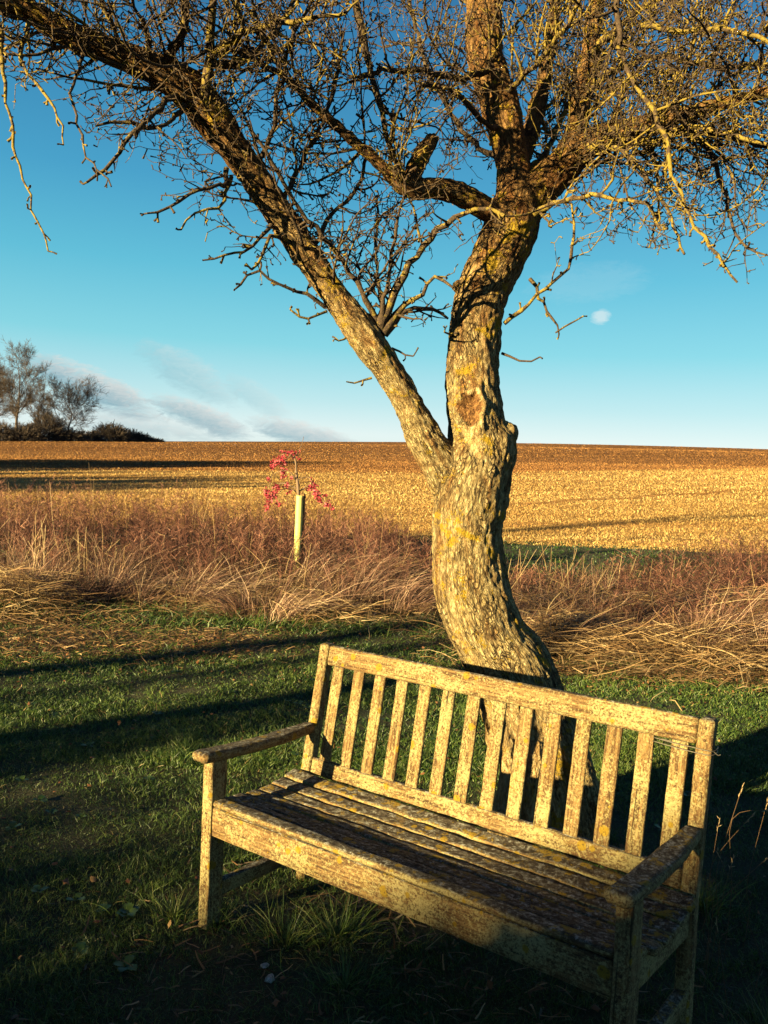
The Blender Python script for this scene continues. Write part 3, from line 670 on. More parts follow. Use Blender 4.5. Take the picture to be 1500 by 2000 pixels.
def along(rows, dens=1.0, lvl=0, r_end=0.002, droop=0.0, spurp=0.7, subL=(0.2, 0.6)):
    """hand-placed branch (px,py,width_px,depth) that carries twigs"""
    r = path(rows); seglen = 0.045
    s = np.concatenate([[0], np.cumsum(np.linalg.norm(np.diff(r[:, :3], axis=0), axis=1))]); m_ = max(3, int(s[-1] / seglen))
    ss = np.linspace(0, s[-1], m_ + 1); q = np.stack([np.interp(ss, s, r[:, k]) for k in range(4)], 1)
    q[1:, :3] += rng.normal(0, 0.0052, (m_, 3)); rn = rng.random()
    pts = q[:, :3]; rad = np.maximum(q[:, 3] * 1.22, 0.0021) * (1 + rng.normal(0, 0.07, len(q)))
    lines.append(pts); radii.append(rad); rnds.append(rn)
    for i in range(1, m_ + 1):
        dd = unit(pts[i] - pts[i - 1])
        if rng.random() < 0.55 * dens:
            side = unit(np.cross(dd, rdir())); nd = unit(dd * 0.5 + side * 0.85)
            twig(pts[i], nd, rng.uniform(*subL), max(0.002, min(rad[i] * 0.55, 0.006)), 1, min(1, max(0, rn + rng.normal(0, .2))), droop)
        if rng.random() < spurp: spur(pts[i], dd, rad[i], rn)
        if rng.random() < 0.18 * dens:
            side = unit(np.cross(dd, rdir())); twig(pts[i], unit(dd * 0.5 + side), rng.uniform(0.05, 0.2), 0.0022, 2, rn, droop)
H = along
H([(400, 225, 26, 3.55), (404, 180, 20, 3.5), (409, 100, 17, 3.45), (412, 40, 15, 3.4), (414, -60, 12, 3.3)])
H([(322, 135, 20, 3.5), (345, 80, 16, 3.4), (362, 40, 14, 3.32), (357, -30, 12, 3.25)])
H([(295, 120, 12, 3.45), (290, 70, 9, 3.35), (280, 45, 8, 3.3), (262, 20, 6, 3.2), (250, -30, 5, 3.1)])
H([(408, 112, 14, 3.45), (440, 92, 12, 3.4), (480, 62, 11, 3.35), (540, 45, 10, 3.3), (600, 38, 8, 3.25), (680, 20, 6, 3.2)])
H([(410, 125, 14, 3.45), (470, 120, 11, 3.5), (520, 80, 9, 3.55), (560, 30, 7, 3.6), (580, -30, 5, 3.65)])
H([(742, 648, 20, 3.8), (758, 595, 14, 3.75), (790, 535, 11.5, 3.7), (830, 475, 10, 3.65), (880, 430, 9, 3.6), (935, 408, 7, 3.55), (990, 420, 7, 3.5)], 0.7)
H([(748, 650, 18, 3.8), (775, 610, 11, 3.78), (815, 580, 8, 3.76), (850, 540, 6, 3.74), (880, 560, 4, 3.7)], 0.9, subL=(0.1, 0.35))
H([(752, 652, 16, 3.8), (790, 612, 9, 3.85), (840, 600, 6, 3.9), (878, 622, 4, 3.95)], 0.9, subL=(0.1, 0.3))
H([(738, 645, 14, 3.8), (718, 590, 9, 3.75), (668, 510, 8, 3.7), (628, 460, 8, 3.66), (575, 390, 7, 3.6), (520, 300, 6, 3.5), (480, 230, 4, 3.45)], 0.9)
H([(742, 642, 12, 3.8), (755, 580, 7, 3.72), (765, 500, 6, 3.68), (778, 420, 5, 3.62), (800, 330, 4, 3.56)], 0.8)
H([(745, 645, 12, 3.8), (742, 570, 6, 3.9), (735, 480, 5, 4.0), (740, 380, 4, 4.1)], 0.8)
H([(1205, 90, 7, 3.4), (1238, 155, 8, 3.38), (1262, 190, 8, 3.36), (1282, 230, 8, 3.34), (1300, 270, 7, 3.32), (1310, 330, 7, 3.3), (1328, 372, 6, 3.28), (1348, 425, 5, 3.26), (1385, 472, 6, 3.24), (1410, 520, 5, 3.22), (1442, 552, 4, 3.2)], 0.8, subL=(0.12, 0.4))
H([(1205, -60, 10, 3.4), (1205, 20, 10, 3.4), (1205, 90, 9, 3.4)], 0.8)
H([(1040, 420, 12, 4.0), (1075, 400, 9, 3.9), (1140, 382, 8, 3.8), (1200, 390, 7, 3.7), (1260, 400, 6, 3.6), (1290, 450, 5, 3.55)], 0.9, subL=(0.12, 0.4))
H([(985, 632, 8, 4.0), (1030, 595, 6, 3.95), (1070, 560, 5, 3.9), (1110, 520, 5, 3.88), (1120, 470, 5, 3.86), (1115, 400, 4, 3.85)], 0.5, subL=(0.06, 0.2))
H([(1035, 545, 7, 4.05), (1058, 585, 5, 4.0), (1078, 620, 4, 3.96), (1095, 655, 3, 3.92)], 0.2, subL=(0.05, 0.1), spurp=.5)
H([(1085, 650, 3, 3.92), (1110, 635, 3, 3.9), (1140, 616, 2.5, 3.88)], 0, spurp=.4)
H([(980, 690, 5, 4.0), (1005, 704, 4, 3.97), (1030, 703, 3, 3.95), (1057, 698, 2.5, 3.93)], 0, spurp=.6)
H([(0, 60, 10, 3.2), (10, 150, 6, 3.15), (20, 250, 4.5, 3.1), (40, 340, 3.5, 3.05), (62, 400, 3.2, 3.02), (80, 450, 3, 3.0), (100, 492, 2.4, 2.98)], 0.55, subL=(0.05, 0.18), droop=1)
H([(60, 40, 9, 3.3), (40, 110, 6, 3.2), (75, 170, 5, 3.1), (108, 215, 4, 3.05), (125, 285, 2.6, 3.0)], 0.5, subL=(0.05, 0.2), droop=1)
H([(165, 80, 8, 3.4), (150, 140, 5.5, 3.3), (142, 190, 4.5, 3.2), (155, 255, 4, 3.15), (178, 315, 3.2, 3.1), (218, 368, 2.5, 3.05)], 0.35, subL=(0.05, 0.2), droop=1)
H([(348, 185, 12, 3.5), (310, 215, 9, 3.4), (275, 245, 8, 3.3), (240, 290, 7, 3.25), (205, 330, 6, 3.2), (168, 352, 4, 3.15)], 0.5, subL=(0.06, 0.25), droop=.5)
H([(360, 205, 10, 3.5), (330, 240, 7, 3.4), (300, 250, 7, 3.35), (240, 240, 6, 3.3), (190, 245, 4, 3.25)], 0.5, subL=(0.06, 0.2), droop=.6)
H([(442, 330, 9, 3.6), (440, 360, 7, 3.5), (405, 365, 6, 3.42), (340, 400, 5, 3.35), (290, 422, 3.5, 3.3)], 0.6, subL=(0.05, 0.18))
H([(452, 345, 7, 3.6), (430, 400, 5, 3.5), (385, 420, 4, 3.45), (352, 445, 3, 3.4)], 0.4, subL=(0.05, 0.14))
H([(530, 440, 8, 3.65), (505, 470, 5, 3.6), (470, 492, 4.5, 3.55), (395, 508, 3, 3.5)], 0.5, subL=(0.05, 0.18))
H([(635, 600, 8, 3.75), (590, 572, 6, 3.7), (540, 552, 5, 3.65), (495, 535, 5, 3.6), (455, 568, 3, 3.56)], 0.6, subL=(0.06, 0.22))
H([(560, 470, 8, 3.68), (530, 460, 6, 3.6), (512, 500, 5, 3.55), (490, 530, 4, 3.5)], 0.6, subL=(0.06, 0.2))
H([(638, 608, 5, 3.76), (610, 620, 4, 3.72), (585, 625, 4, 3.7), (565, 608, 3, 3.68)], 0.1, subL=(0.04, 0.08))
H([(675, 660, 4, 3.8), (662, 665, 3, 3.78), (652, 664, 2.5, 3.76)], 0, spurp=.5)
H([(726, 738, 4, 3.82), (705, 744, 3, 3.8), (674, 745, 2.5, 3.78)], 0, spurp=.4)
H([(765, 680, 4, 3.84), (785, 690, 3, 3.83), (808, 694, 2.5, 3.82)], 0, spurp=.4)
H([(885, 648, 7, 4.0), (878, 655, 4, 3.95), (868, 650, 2.5, 3.9)], 0, spurp=.8)
H([(960, 130, 12, 4.1), (900, 150, 10, 3.95), (840, 140, 9, 3.85), (770, 135, 8, 3.75), (700, 150, 6, 3.65)])
H([(975, 250, 10, 4.1), (950, 245, 9, 4.0), (915, 200, 9, 3.9), (870, 170, 8, 3.8), (820, 165, 6, 3.7)])
H([(690, -40, 14, 3.6), (700, 30, 13, 3.62), (712, 90, 12, 3.65), (735, 180, 11, 3.7), (760, 280, 9, 3.75), (785, 350, 9, 3.78)], 0.8)
H([(1180, 262, 14, 3.95), (1260, 280, 10, 3.8), (1340, 250, 9, 3.65), (1420, 260, 8, 3.5), (1520, 290, 6, 3.4)])
H([(1200, 258, 12, 3.95), (1290, 255, 10, 3.75), (1390, 262, 8, 3.6), (1500, 285, 6, 3.45)])
H([(1150, 285, 12, 3.95), (1210, 290, 8, 3.75), (1260, 340, 7, 3.65), (1310, 420, 5, 3.6), (1340, 500, 4, 3.55)], 0.8, droop=.6)
H([(1330, 225, 10, 3.8), (1380, 290, 8, 3.7), (1420, 380, 6, 3.6), (1440, 470, 4, 3.5), (1500, 500, 3, 3.45)], 0.9, droop=.6)
H([(1250, 50, 10, 3.5), (1330, 60, 9, 3.45), (1400, 60, 9, 3.4), (1450, 60, 8, 3.35), (1520, 90, 6, 3.3)])
H([(1150, 110, 14, 4.3), (1220, 40, 11, 4.2), (1320, -20, 9, 4.1)])
H([(1135, 200, 14, 4.3), (1200, 140, 11, 4.3), (1290, 110, 9, 4.3), (1400, 130, 8, 4.3), (1510, 120, 6, 4.3)])
H([(1000, 330, 12, 4.2), (1060, 310, 10, 4.4), (1110, 200, 8, 4.6), (1180, 110, 6, 4.7)])
H([(1000, 300, 12, 4.1), (940, 290, 9, 4.3), (880, 220, 8, 4.5), (830, 120, 7, 4.6), (800, 0, 6, 4.7)])
H([(975, 200, 12, 4.2), (1020, 150, 9, 4.0), (1070, 100, 8, 3.8), (1120, 30, 7, 3.6), (1150, -40, 5, 3.5)])
H([(545, 425, 10, 3.7), (570, 350, 8, 3.8), (610, 280, 7, 3.9), (650, 180, 6, 4.0), (670, 60, 5, 4.1)])
H([(600, 505, 9, 3.75), (640, 430, 7, 3.85), (690, 380, 6, 3.95), (720, 300, 5, 4.0)])
H([(490, 345, 10, 3.66), (530, 260, 8, 3.6), (545, 180, 7, 3.5), (570, 80, 6, 3.4), (620, -30, 5, 3.3)])
# filling branches springing from the limbs at random
def fill(limb, count, s0, s1, upb=0.35, L=(0.5, 1.1)):
    r = limbs[limb]; m_ = len(r)
    for _ in range(count):
        i = int(m_ * rng.uniform(s0, s1)); i = min(max(i, 1), m_ - 1); dd = unit(r[i, :3] - r[i - 1, :3])
        side = unit(np.cross(dd, rdir())); d = unit(side + dd * 0.5 + np.array([0, 0, upb]))
        twig(r[i, :3] + side * r[i, 3] * 0.6, d, rng.uniform(*L), rng.uniform(0.004, 0.009), 0, rng.random())
fill('right', 29, 0.2, 0.98, 0.25, (0.5, 1.2)); fill('up', 19, 0.15, 0.95); fill('back', 18, 0.2, 0.95); fill('stem', 12, 0.80, 0.97); fill('left', 19, 0.60, 0.99, 0.3); fill('mid', 16, 0.3, 0.98)
fill('right', 13, 0.3, 0.98, -0.45, (0.5, 0.95)); fill('left', 10, 0.65, 0.98, -0.3, (0.3, 0.6)); fill('mid', 8, 0.3, 0.95, -0.4, (0.3, 0.6))
fill('left', 5, 0.3, 0.6, 0.3, (0.3, 0.6)); fill('right', 4, 0.2, 0.9, -0.2, (0.4, 0.8))
bag = Bag(); big_i = [i for i in range(len(lines)) if radii[i][0] > 0.004]; sm_i = [i for i in range(len(lines)) if radii[i][0] <= 0.004]
batch_tubes(bag, [lines[i] for i in big_i], [radii[i] for i in big_i], [rnds[i] for i in big_i], 6)
batch_tubes(bag, [lines[i] for i in sm_i], [radii[i] for i in sm_i], [rnds[i] for i in sm_i], 4)
print('twig lines', len(lines), 'verts', bag.n)
crown = bag.build('crown', M_TWIG, apple, True); crown.location = (-0.55, -1.62, 0)

# ------------------------------------------------------------------ grass
M_GRASS2 = M_GRASS
def scatter_grass():
    Vs = []; Qs = []; As = []; n0 = 0
    def block(N, umin, umax, k, hh, ww, power=2.0, tone=0.0):
        nonlocal n0
        x = rng.random(N); u = (umin ** (1 - power) + x * (umax ** (1 - power) - umin ** (1 - power))) ** (1 / (1 - power)) if power != 1 else umin * (umax / umin) ** x
        l = rng.uniform(-1, 1, N) * (u * 0.50 + 0.25)
        b = np.stack([CAM[0] + FH[0] * u + RH[0] * l, CAM[1] + FH[1] * u + RH[1] * l, ground_z(u, l)], 1)
        # clumpy height
        nn = np.array([noise.noise(Vector((p[0] * 5, p[1] * 5, 0))) for p in b]); n2 = np.array([noise.noise(Vector((p[0] * 1.1, p[1] * 1.1, 5))) for p in b])
        bare = ((u < 3.2) & (l > -0.75) & (nn + n2 * .6 > -0.05)) | ((np.hypot(b[:, 0] - 0.5, b[:, 1] - 1.5) < 0.30))
        keep = ~bare | (rng.random(N) < 0.25); b = b[keep]; nn = nn[keep]; n2 = n2[keep]; u = u[keep]; N = len(b)
        L = hh * rng.uniform(0.5, 1.25, N) * (1 + 0.9 * nn) * (1 + 0.35 * n2); L = np.clip(L, 0.012, None)
        d = np.stack([rng.normal(0, 0.42, N), rng.normal(0, 0.42, N), np.ones(N)], 1)
        bend = np.stack([rng.normal(0, 0.45, N), rng.normal(0, 0.45, N), -np.abs(rng.normal(0.1, 0.2, N))], 1)
        wd = ww * rng.uniform(0.6, 1.3, N) * (u / 4).clip(0.75, 3)
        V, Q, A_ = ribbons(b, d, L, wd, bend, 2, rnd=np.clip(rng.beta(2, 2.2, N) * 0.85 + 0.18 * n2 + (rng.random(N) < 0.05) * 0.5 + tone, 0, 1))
        Vs.append(V); Qs.append(Q + n0); As.append(A_); n0 += len(V)
    block(190000, 1.7, 5.0, 1, 0.032, 0.0034, 1.6)
    block(160000, 4.5, 10.5, 1, 0.036, 0.0042, 1.6)
    block(42000, 9.5, 17.0, 1, 0.05, 0.006, 1.2, -0.30)  # strip beyond the rough: blades toned darker to paint in its shadow
    block(18000, 8.4, 11.5, 1, 0.10, 0.005, 1.0, -0.15)
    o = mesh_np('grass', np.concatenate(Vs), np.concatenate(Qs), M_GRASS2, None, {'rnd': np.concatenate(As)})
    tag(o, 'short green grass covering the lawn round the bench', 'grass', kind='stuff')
scatter_grass()

# longer tufts round the bench feet and under it
def tufts():
    spots = [(0.42, 0.25, 0.13, 260), (0.30, 0.12, 0.11, 200), (-0.10, -0.02, 0.09, 160), (0.62, 0.05, 0.09, 200), (0.05, 0.06, 0.08, 120), (0.9, 1.0, 0.13, 220), (1.75, 0.6, 0.16, 200), (1.9, 1.2, 0.18, 260), (2.1, 0.3, 0.14, 160), (0.45, 1.15, 0.12, 160), (1.3, 1.35, 0.14, 200), (1.5, 2.0, 0.12, 200)]
    V_ = []; Q_ = []; A_ = []; n0 = 0
    for x, y, h, N in spots:
        r = np.abs(rng.normal(0, 0.07, N)); th = rng.uniform(0, 6.28, N); b = np.stack([x + r * np.cos(th), y + r * np.sin(th), np.zeros(N)], 1)
        d = np.stack([np.cos(th) * 0.35 + rng.normal(0, .25, N), np.sin(th) * 0.35 + rng.normal(0, .25, N), np.ones(N)], 1)
        bend = np.stack([np.cos(th) * 0.5, np.sin(th) * 0.5, -0.45 * np.ones(N)], 1) * rng.uniform(0.2, 1.3, N)[:, None]
        V, Q, A = ribbons(b, d, h * rng.uniform(0.5, 1.4, N), rng.uniform(0.002, 0.0042, N), bend, 4, rnd=np.clip(rng.beta(2, 1.6, N), 0, 1))
        V_.append(V); Q_.append(Q + n0); A_.append(A); n0 += len(V)
    o = mesh_np('grass_tufts', np.concatenate(V_), np.concatenate(Q_), M_GRASS, None, {'rnd': np.concatenate(A_)}); tag(o, 'longer grass tufts round the feet of the bench', 'grass', kind='stuff')
tufts()

# ------------------------------------------------------------------ rough vegetation between lawn and field
def edge_u(l, u):   # distance at which the rough growth begins, by bearing
    t = l / u
    return np.interp(t, [-0.5, -0.3, -0.12, 0.05, 0.15, 0.3, 0.5], [9.4, 9.2, 9.0, 8.7, 7.7, 7.4, 7.2])
def rough():
    # reddish brushy stalks
    N0 = 9000; u = rng.uniform(7.4, 16.5, N0); l = rng.uniform(-0.52, 0.52, N0) * u; t = l / u
    nn = np.array([noise.noise(Vector((a_ * 0.7, b_ * 0.9, 0))) for a_, b_ in zip(u, l)])
    st = edge_u(l, u) + 1.2 + nn * 1.0
    far_end = np.interp(t, [-.5, 0.0, 0.12, 0.30, 0.42, 0.5], [16.5, 16.0, 11.4, 12.2, 14.5, 15.5])
    k = (u > st) & (u < far_end) & ((nn > -0.22) | (u > 13)) & (rng.random(N0) < np.interp(u, [8, 11, 16], [0.75, 0.9, 1])); u = u[k]; l = l[k]; nn = nn[k]; t = t[k]; N = len(u)
    hmax = np.interp(t, [-.5, -.2, 0.0, .12, .25, .38, .5], [0.80, 0.74, 0.66, 0.34, 0.44, 0.66, 0.72])
    hmax = hmax * np.interp(u, [7, 9.5, 12], [0.6, 0.8, 1.0])
    H_ = hmax * rng.uniform(0.55, 1.12, N) * (1 + 0.35 * nn)
    b = np.stack([CAM[0] + FH[0] * u + RH[0] * l, CAM[1] + FH[1] * u + RH[1] * l, ground_z(u, l)], 1)
    lean = rng.normal(0, 0.16, (N, 3)); lean[:, 2] = 0; d = lean + np.array([0, 0, 1.0]); dn = d / np.linalg.norm(d, axis=1, keepdims=True)
    bend = rng.normal(0, 0.14, (N, 3))
    V, Q, A = ribbons(b, d, H_, rng.uniform(0.004, 0.008, N), bend, 3, rnd=np.clip(rng.beta(2, 2, N) * 0.9 + nn * 0.2, 0, 1))
    Vs = [V]; Qs = [Q]; As = [A]; n0 = len(V)
    # many short side sprays on each stalk
    K = 34; f = rng.uniform(0.25, 1.0, (N, K)); base = b[:, None] + dn[:, None] * (f * H_[:, None])[..., None] + bend[:, None] * ((f ** 2) * H_[:, None])[..., None]
    base = base.reshape(-1, 3); M_ = len(base); th = rng.uniform(0, 6.28, M_); el = rng.uniform(0.1, 1.2, M_)
    d2 = np.stack([np.cos(th), np.sin(th), el], 1); L2 = rng.uniform(0.03, 0.11, M_)
    V, Q, A = ribbons(base, d2, L2, rng.uniform(0.0025, 0.0065, M_), rng.normal(0, 0.2, (M_, 3)), 1, rnd=np.clip(rng.beta(2, 2, M_) + np.repeat(nn, K) * 0.3, 0, 1), tip=0.6)
    Vs.append(V); Qs.append(Q + n0); As.append(A)
    o = mesh_np('dead_weeds', np.concatenate(Vs), np.concatenate(Qs), M_WEED, None, {'rnd': np.concatenate(As)}); tag(o, 'reddish brown thicket of dead weeds between lawn and field', 'weeds', kind='stuff')
    # straw: long arching blades and flattened mats
    N = 15000; u = rng.uniform(7.2, 15.5, N); l = rng.uniform(-0.52, 0.52, N) * u; t = l / u
    nn = np.array([noise.noise(Vector((a_ * 0.8, b_ * 0.8, 9))) for a_, b_ in zip(u, l)])
    st = edge_u(l, u) + nn * 0.7; far_end = np.interp(t, [-.5, 0.0, 0.12, 0.30, 0.42, 0.5], [15.5, 15.0, 11.8, 12.6, 14, 15])
    dens = np.where(u < st + 2.2, 1.0, 0.30)
    k = (u > st) & (rng.random(N) < dens) & (u < far_end); u = u[k]; l = l[k]; nn = nn[k]; N = len(u); st = st[k]
    b = np.stack([CAM[0] + FH[0] * u + RH[0] * l, CAM[1] + FH[1] * u + RH[1] * l, ground_z(u, l)], 1)
    frontness = np.clip(1 - (u - st) / 2.5, 0, 1)
    b[:, 2] += rng.uniform(0, 0.22, N) * np.clip((u - st) / 1.2, 0.05, 1)
    clump = np.array([noise.noise(Vector((a_ * 0.9, b_ * 0.9, 33))) for a_, b_ in zip(u, l)]) * 9.0
    th = clump + rng.normal(0, 0.55, N)
    up = rng.uniform(0.05, 0.5, N) * np.where(frontness > 0.45, 0.35, 1) + (rng.random(N) < 0.10) * 1.4
    d = np.stack([np.cos(th), np.sin(th), up], 1); Ls = rng.uniform(0.25, 0.75, N); bend = np.stack([np.cos(th) * 0.3, np.sin(th) * 0.3, -0.6 * up], 1) * rng.uniform(0.3, 1.0, N)[:, None]
    V, Q, A = ribbons(b, d, Ls, rng.uniform(0.004, 0.0095, N), bend, 4, rnd=np.clip(rng.beta(2.2, 2, N) + nn * 0.25, 0, 1), tip=0.3, kink=0.012)
    # flattened mats: (px, py, count, spread_u, spread_l, main heading)
    Vm = [V]; Qm = [Q]; Am = [A]; n0 = len(V)
    def mat(u0, l0, cnt, su, slat, hdg, hh, Ls=(0.2, 0.55), rr=(0.4, 0.25)):
        nonlocal n0
        u = u0 + rng.normal(0, su, cnt); l = l0 + rng.normal(0, slat, cnt); b = np.stack([CAM[0] + FH[0] * u + RH[0] * l, CAM[1] + FH[1] * u + RH[1] * l, ground_z(u, l)], 1)
        r = np.exp(-((u - u0) / (su * 1.6)) ** 2 - ((l - l0) / (slat * 1.6)) ** 2); b[:, 2] += hh * r * rng.uniform(0.3, 1, cnt) + 0.005
        th = hdg + rng.normal(0, 0.95, cnt) + np.pi * (rng.random(cnt) < 0.3); dv = np.cos(th)[:, None] * RH[None] + np.sin(th)[:, None] * FH[None]
        upv = rng.uniform(-0.05, 0.5, cnt); d = dv.copy(); d[:, 2] += upv; bend = np.zeros((cnt, 3)); bend[:, 2] = -rng.uniform(0.05, 0.35, cnt); bend += rng.normal(0, 0.12, (cnt, 3))
        V, Q, A = ribbons(b, d, rng.uniform(*Ls, cnt), rng.uniform(0.004, 0.010, cnt), bend, 3, rnd=np.clip(rng.normal(0.62 if Ls[1] > 0.2 else 0.34, 0.26, cnt), 0, 1), tip=0.4, kink=0.02)
        Vm.append(V); Qm.append(Q + n0); Am.append(A); n0 += len(V)
    mat(8.3, 1.75, 3000, 0.5, 0.6, 0.2, 0.34); mat(8.1, 2.8, 2700, 0.45, 0.6, 0.5, 0.30); mat(8.4, 3.7, 2200, 0.5, 0.5, 0.7, 0.34); mat(9.4, 2.2, 1500, 0.4, 1.0, 0.9, 0.4, (0.3, 0.8)); mat(9.4, 3.8, 1500, 0.4, 0.8, 0.9, 0.5, (0.3, 0.9))
    mat(9.0, -3.9, 2000, 0.35, 0.40, -0.3, 0.42); mat(9.9, -2.2, 900, 0.4, 0.6, 0.3, 0.2); mat(10.4, -0.8, 1200, 0.5, 0.6, 0.7, 0.3); mat(9.2, -0.6, 700, 0.35, 0.4, 1.0, 0.2); mat(9.7, -1.4, 900, 0.3, 0.5, 0.4, 0.12)
    mat(11.3, 0.2, 700, 0.4, 0.4, 0.9, 0.3, (0.4, 0.9)); mat(7.6, -2.6, 2600, 0.40, 0.75, 0.1, 0.045, (0.04, 0.14)); mat(7.9, -1.5, 1600, 0.35, 0.45, 0.1, 0.045, (0.04, 0.14)); mat(8.4, -3.2, 1800, 0.4, 0.7, 0.1, 0.06, (0.05, 0.2))
    mat(7.1, -2.9, 900, 0.3, 0.6, 0.1, 0.035, (0.04, 0.12)); mat(7.3, 1.9, 1300, 0.16, 1.0, 0.1, 0.04, (0.04, 0.16)); mat(7.3, 3.2, 900, 0.2, 0.6, 0.1, 0.04, (0.04, 0.16))
    mat(2.4, -0.3, 260, 0.3, 0.6, 0.1, 0.012, (0.02, 0.07)); mat(2.9, -0.2, 200, 0.35, 0.4, 0.1, 0.01, (0.03, 0.10)); mat(2.6, 0.15, 200, 0.3, 0.5, 0.1, 0.01, (0.03, 0.09)); mat(3.15, 0.12, 150, 0.08, 0.12, 0.3, 0.05, (0.08, 0.16))
    o = mesh_np('dry_grass', np.concatenate(Vm), np.concatenate(Qm), M_STRAW, None, {'rnd': np.concatenate(Am)}); tag(o, 'tangled pale straw and flattened dead grass along the lawn edge', 'dry grass', kind='stuff')
rough()
def fountains():
    V_ = []; Q_ = []; A_ = []; n0 = 0; spots = []
    def add(u, l, h, N, lean, r=0.10):
        spots.append((u, l, h, N, lean, r))
    for _ in range(70):
        t = rng.uniform(-0.5, 0.02); u = 9.3 + rng.gamma(1.6, 0.8); add(u, t * u, rng.uniform(0.25, 0.75), int(rng.uniform(50, 150)), rng.uniform(-0.3, 0.9))
    for _ in range(60):
        t = rng.uniform(0.13, 0.5); u = 7.9 + rng.gamma(1.6, 0.8); add(u, t * u, rng.uniform(0.22, 0.6), int(rng.uniform(60, 160)), rng.uniform(-0.6, 0.9))
    for (px, u, h, N, lean) in [(60, 9.6, 0.75, 300, 0.1), (100, 9.4, 0.6, 260, 0.5), (640, 10.4, 0.75, 420, 1.0), (720, 10.0, 0.7, 420, 0.9), (800, 9.6, 0.6, 350, 0.8), (480, 9.2, 0.45, 350, -0.7), (560, 9.1, 0.45, 350, 0.8), (380, 9.8, 0.55, 300, 0.7), (1180, 9.2, 0.6, 300, 0.2), (1120, 8.8, 0.5, 300, -0.5), (1420, 8.4, 0.7, 400, 0.8), (1480, 8.2, 0.7, 350, -0.7)]:
        add(u, (px - 750) / FPX * u, h, N, lean, 0.16)
    for u, l, h, N, lean, r in spots:
        th = rng.uniform(0, 6.28, N); rr = np.abs(rng.normal(0, r, N)); z = float(ground_z(u, l))
        b = W(u, l, z)[None] + np.stack([rr * np.cos(th), rr * np.sin(th), np.zeros(N)], 1)
        d = np.stack([np.cos(th) * 0.22, np.sin(th) * 0.22, np.ones(N)], 1) + rng.normal(0, 0.13, (N, 3)) + RH[None] * lean * 0.35
        out = np.stack([np.cos(th), np.sin(th), np.zeros(N)], 1) * 0.35 + RH[None] * lean * 0.75
        bend = out * rng.uniform(0.2, 1.1, N)[:, None]; bend[:, 2] -= rng.uniform(0.15, 0.85, N)
        V, Q, A = ribbons(b, d, h * rng.uniform(0.5, 1.5, N), rng.uniform(0.0028, 0.0062, N), bend, 5, rnd=np.clip(rng.beta(1.3, 1.2, N) + rng.normal(0, 0.12), 0, 1), tip=0.35, kink=0.014)
        V_.append(V); Q_.append(Q + n0); A_.append(A); n0 += len(V)
    o = mesh_np('tall_dead_grass', np.concatenate(V_), np.concatenate(Q_), M_PINK, None, {'rnd': np.concatenate(A_)}); tag(o, 'feathery pinkish tan dead grass drooping in clumps either side of the trunk', 'tall grass', kind='stuff')
M_PINK = mat_blades('pinkish_dead_grass', [(0.0, (0.018, 0.009, 0.007)), (0.30, (0.05, 0.024, 0.018)), (0.55, (0.17, 0.080, 0.060)), (0.8, (0.36, 0.20, 0.145)), (1.0, (0.68, 0.49, 0.34))], 0.6, 0.15)
fountains()
def stalks():
    # upright bare stems standing out of the growth
    bag = Bag(); L_ = []; Rr = []; rn = []
    def st(u, l, h, lean, w_=0.004, br=0):
        z = float(ground_z(u, l)); p0 = W(u, l, z); top = p0 + np.array([0, 0, h]) + RH * lean * h + rng.normal(0, 0.02, 3)
        mid = (p0 + top) / 2 + rng.normal(0, 0.025, 3); pts = spline([p0, mid, top], 3); L_.append(pts); Rr.append(np.linspace(w_, w_ * 0.5, len(pts))); rn.append(rng.uniform(0.5, 1))
        for _ in range(br):
            i = rng.integers(2, len(pts)); e = pts[i] + unit(np.array([*rng.normal(0, 1, 2), rng.uniform(0.5, 1.5)])) * rng.uniform(0.08, 0.25)
            L_.append(np.array([pts[i], (pts[i] + e) / 2 + rng.normal(0, .006, 3), e])); Rr.append(np.array([w_ * .6, w_ * .5, w_ * .4])); rn.append(rng.uniform(0.4, 1))
    for _ in range(26): st(10.2 + rng.normal(0, .25), -3.65 + rng.normal(0, .35), rng.uniform(0.4, 0.85), rng.normal(0, .15), 0.005, 1)
    for _ in range(40): st(10.6 + rng.normal(0, .3), 2.3 + rng.normal(0, .55), rng.uniform(0.35, 0.7), rng.normal(.1, .2), 0.0045, 0)
    for _ in range(30): st(rng.uniform(11, 15.5), rng.uniform(-6.5, 0.3), rng.uniform(0.9, 1.35), rng.normal(0, .12), 0.0035, 3)
    for _ in range(45): st(rng.uniform(9.8, 12.5), rng.uniform(-5.5, 5.5), rng.uniform(0.4, 0.8), rng.normal(.2, .35), 0.0045, 1)
    batch_tubes(bag, L_, Rr, rn, 4); o = bag.build('dry_stalks', M_STRAW, None); tag(o, 'thin upright dead stems poking out of the brown weeds', 'stalks', kind='stuff')
stalks()
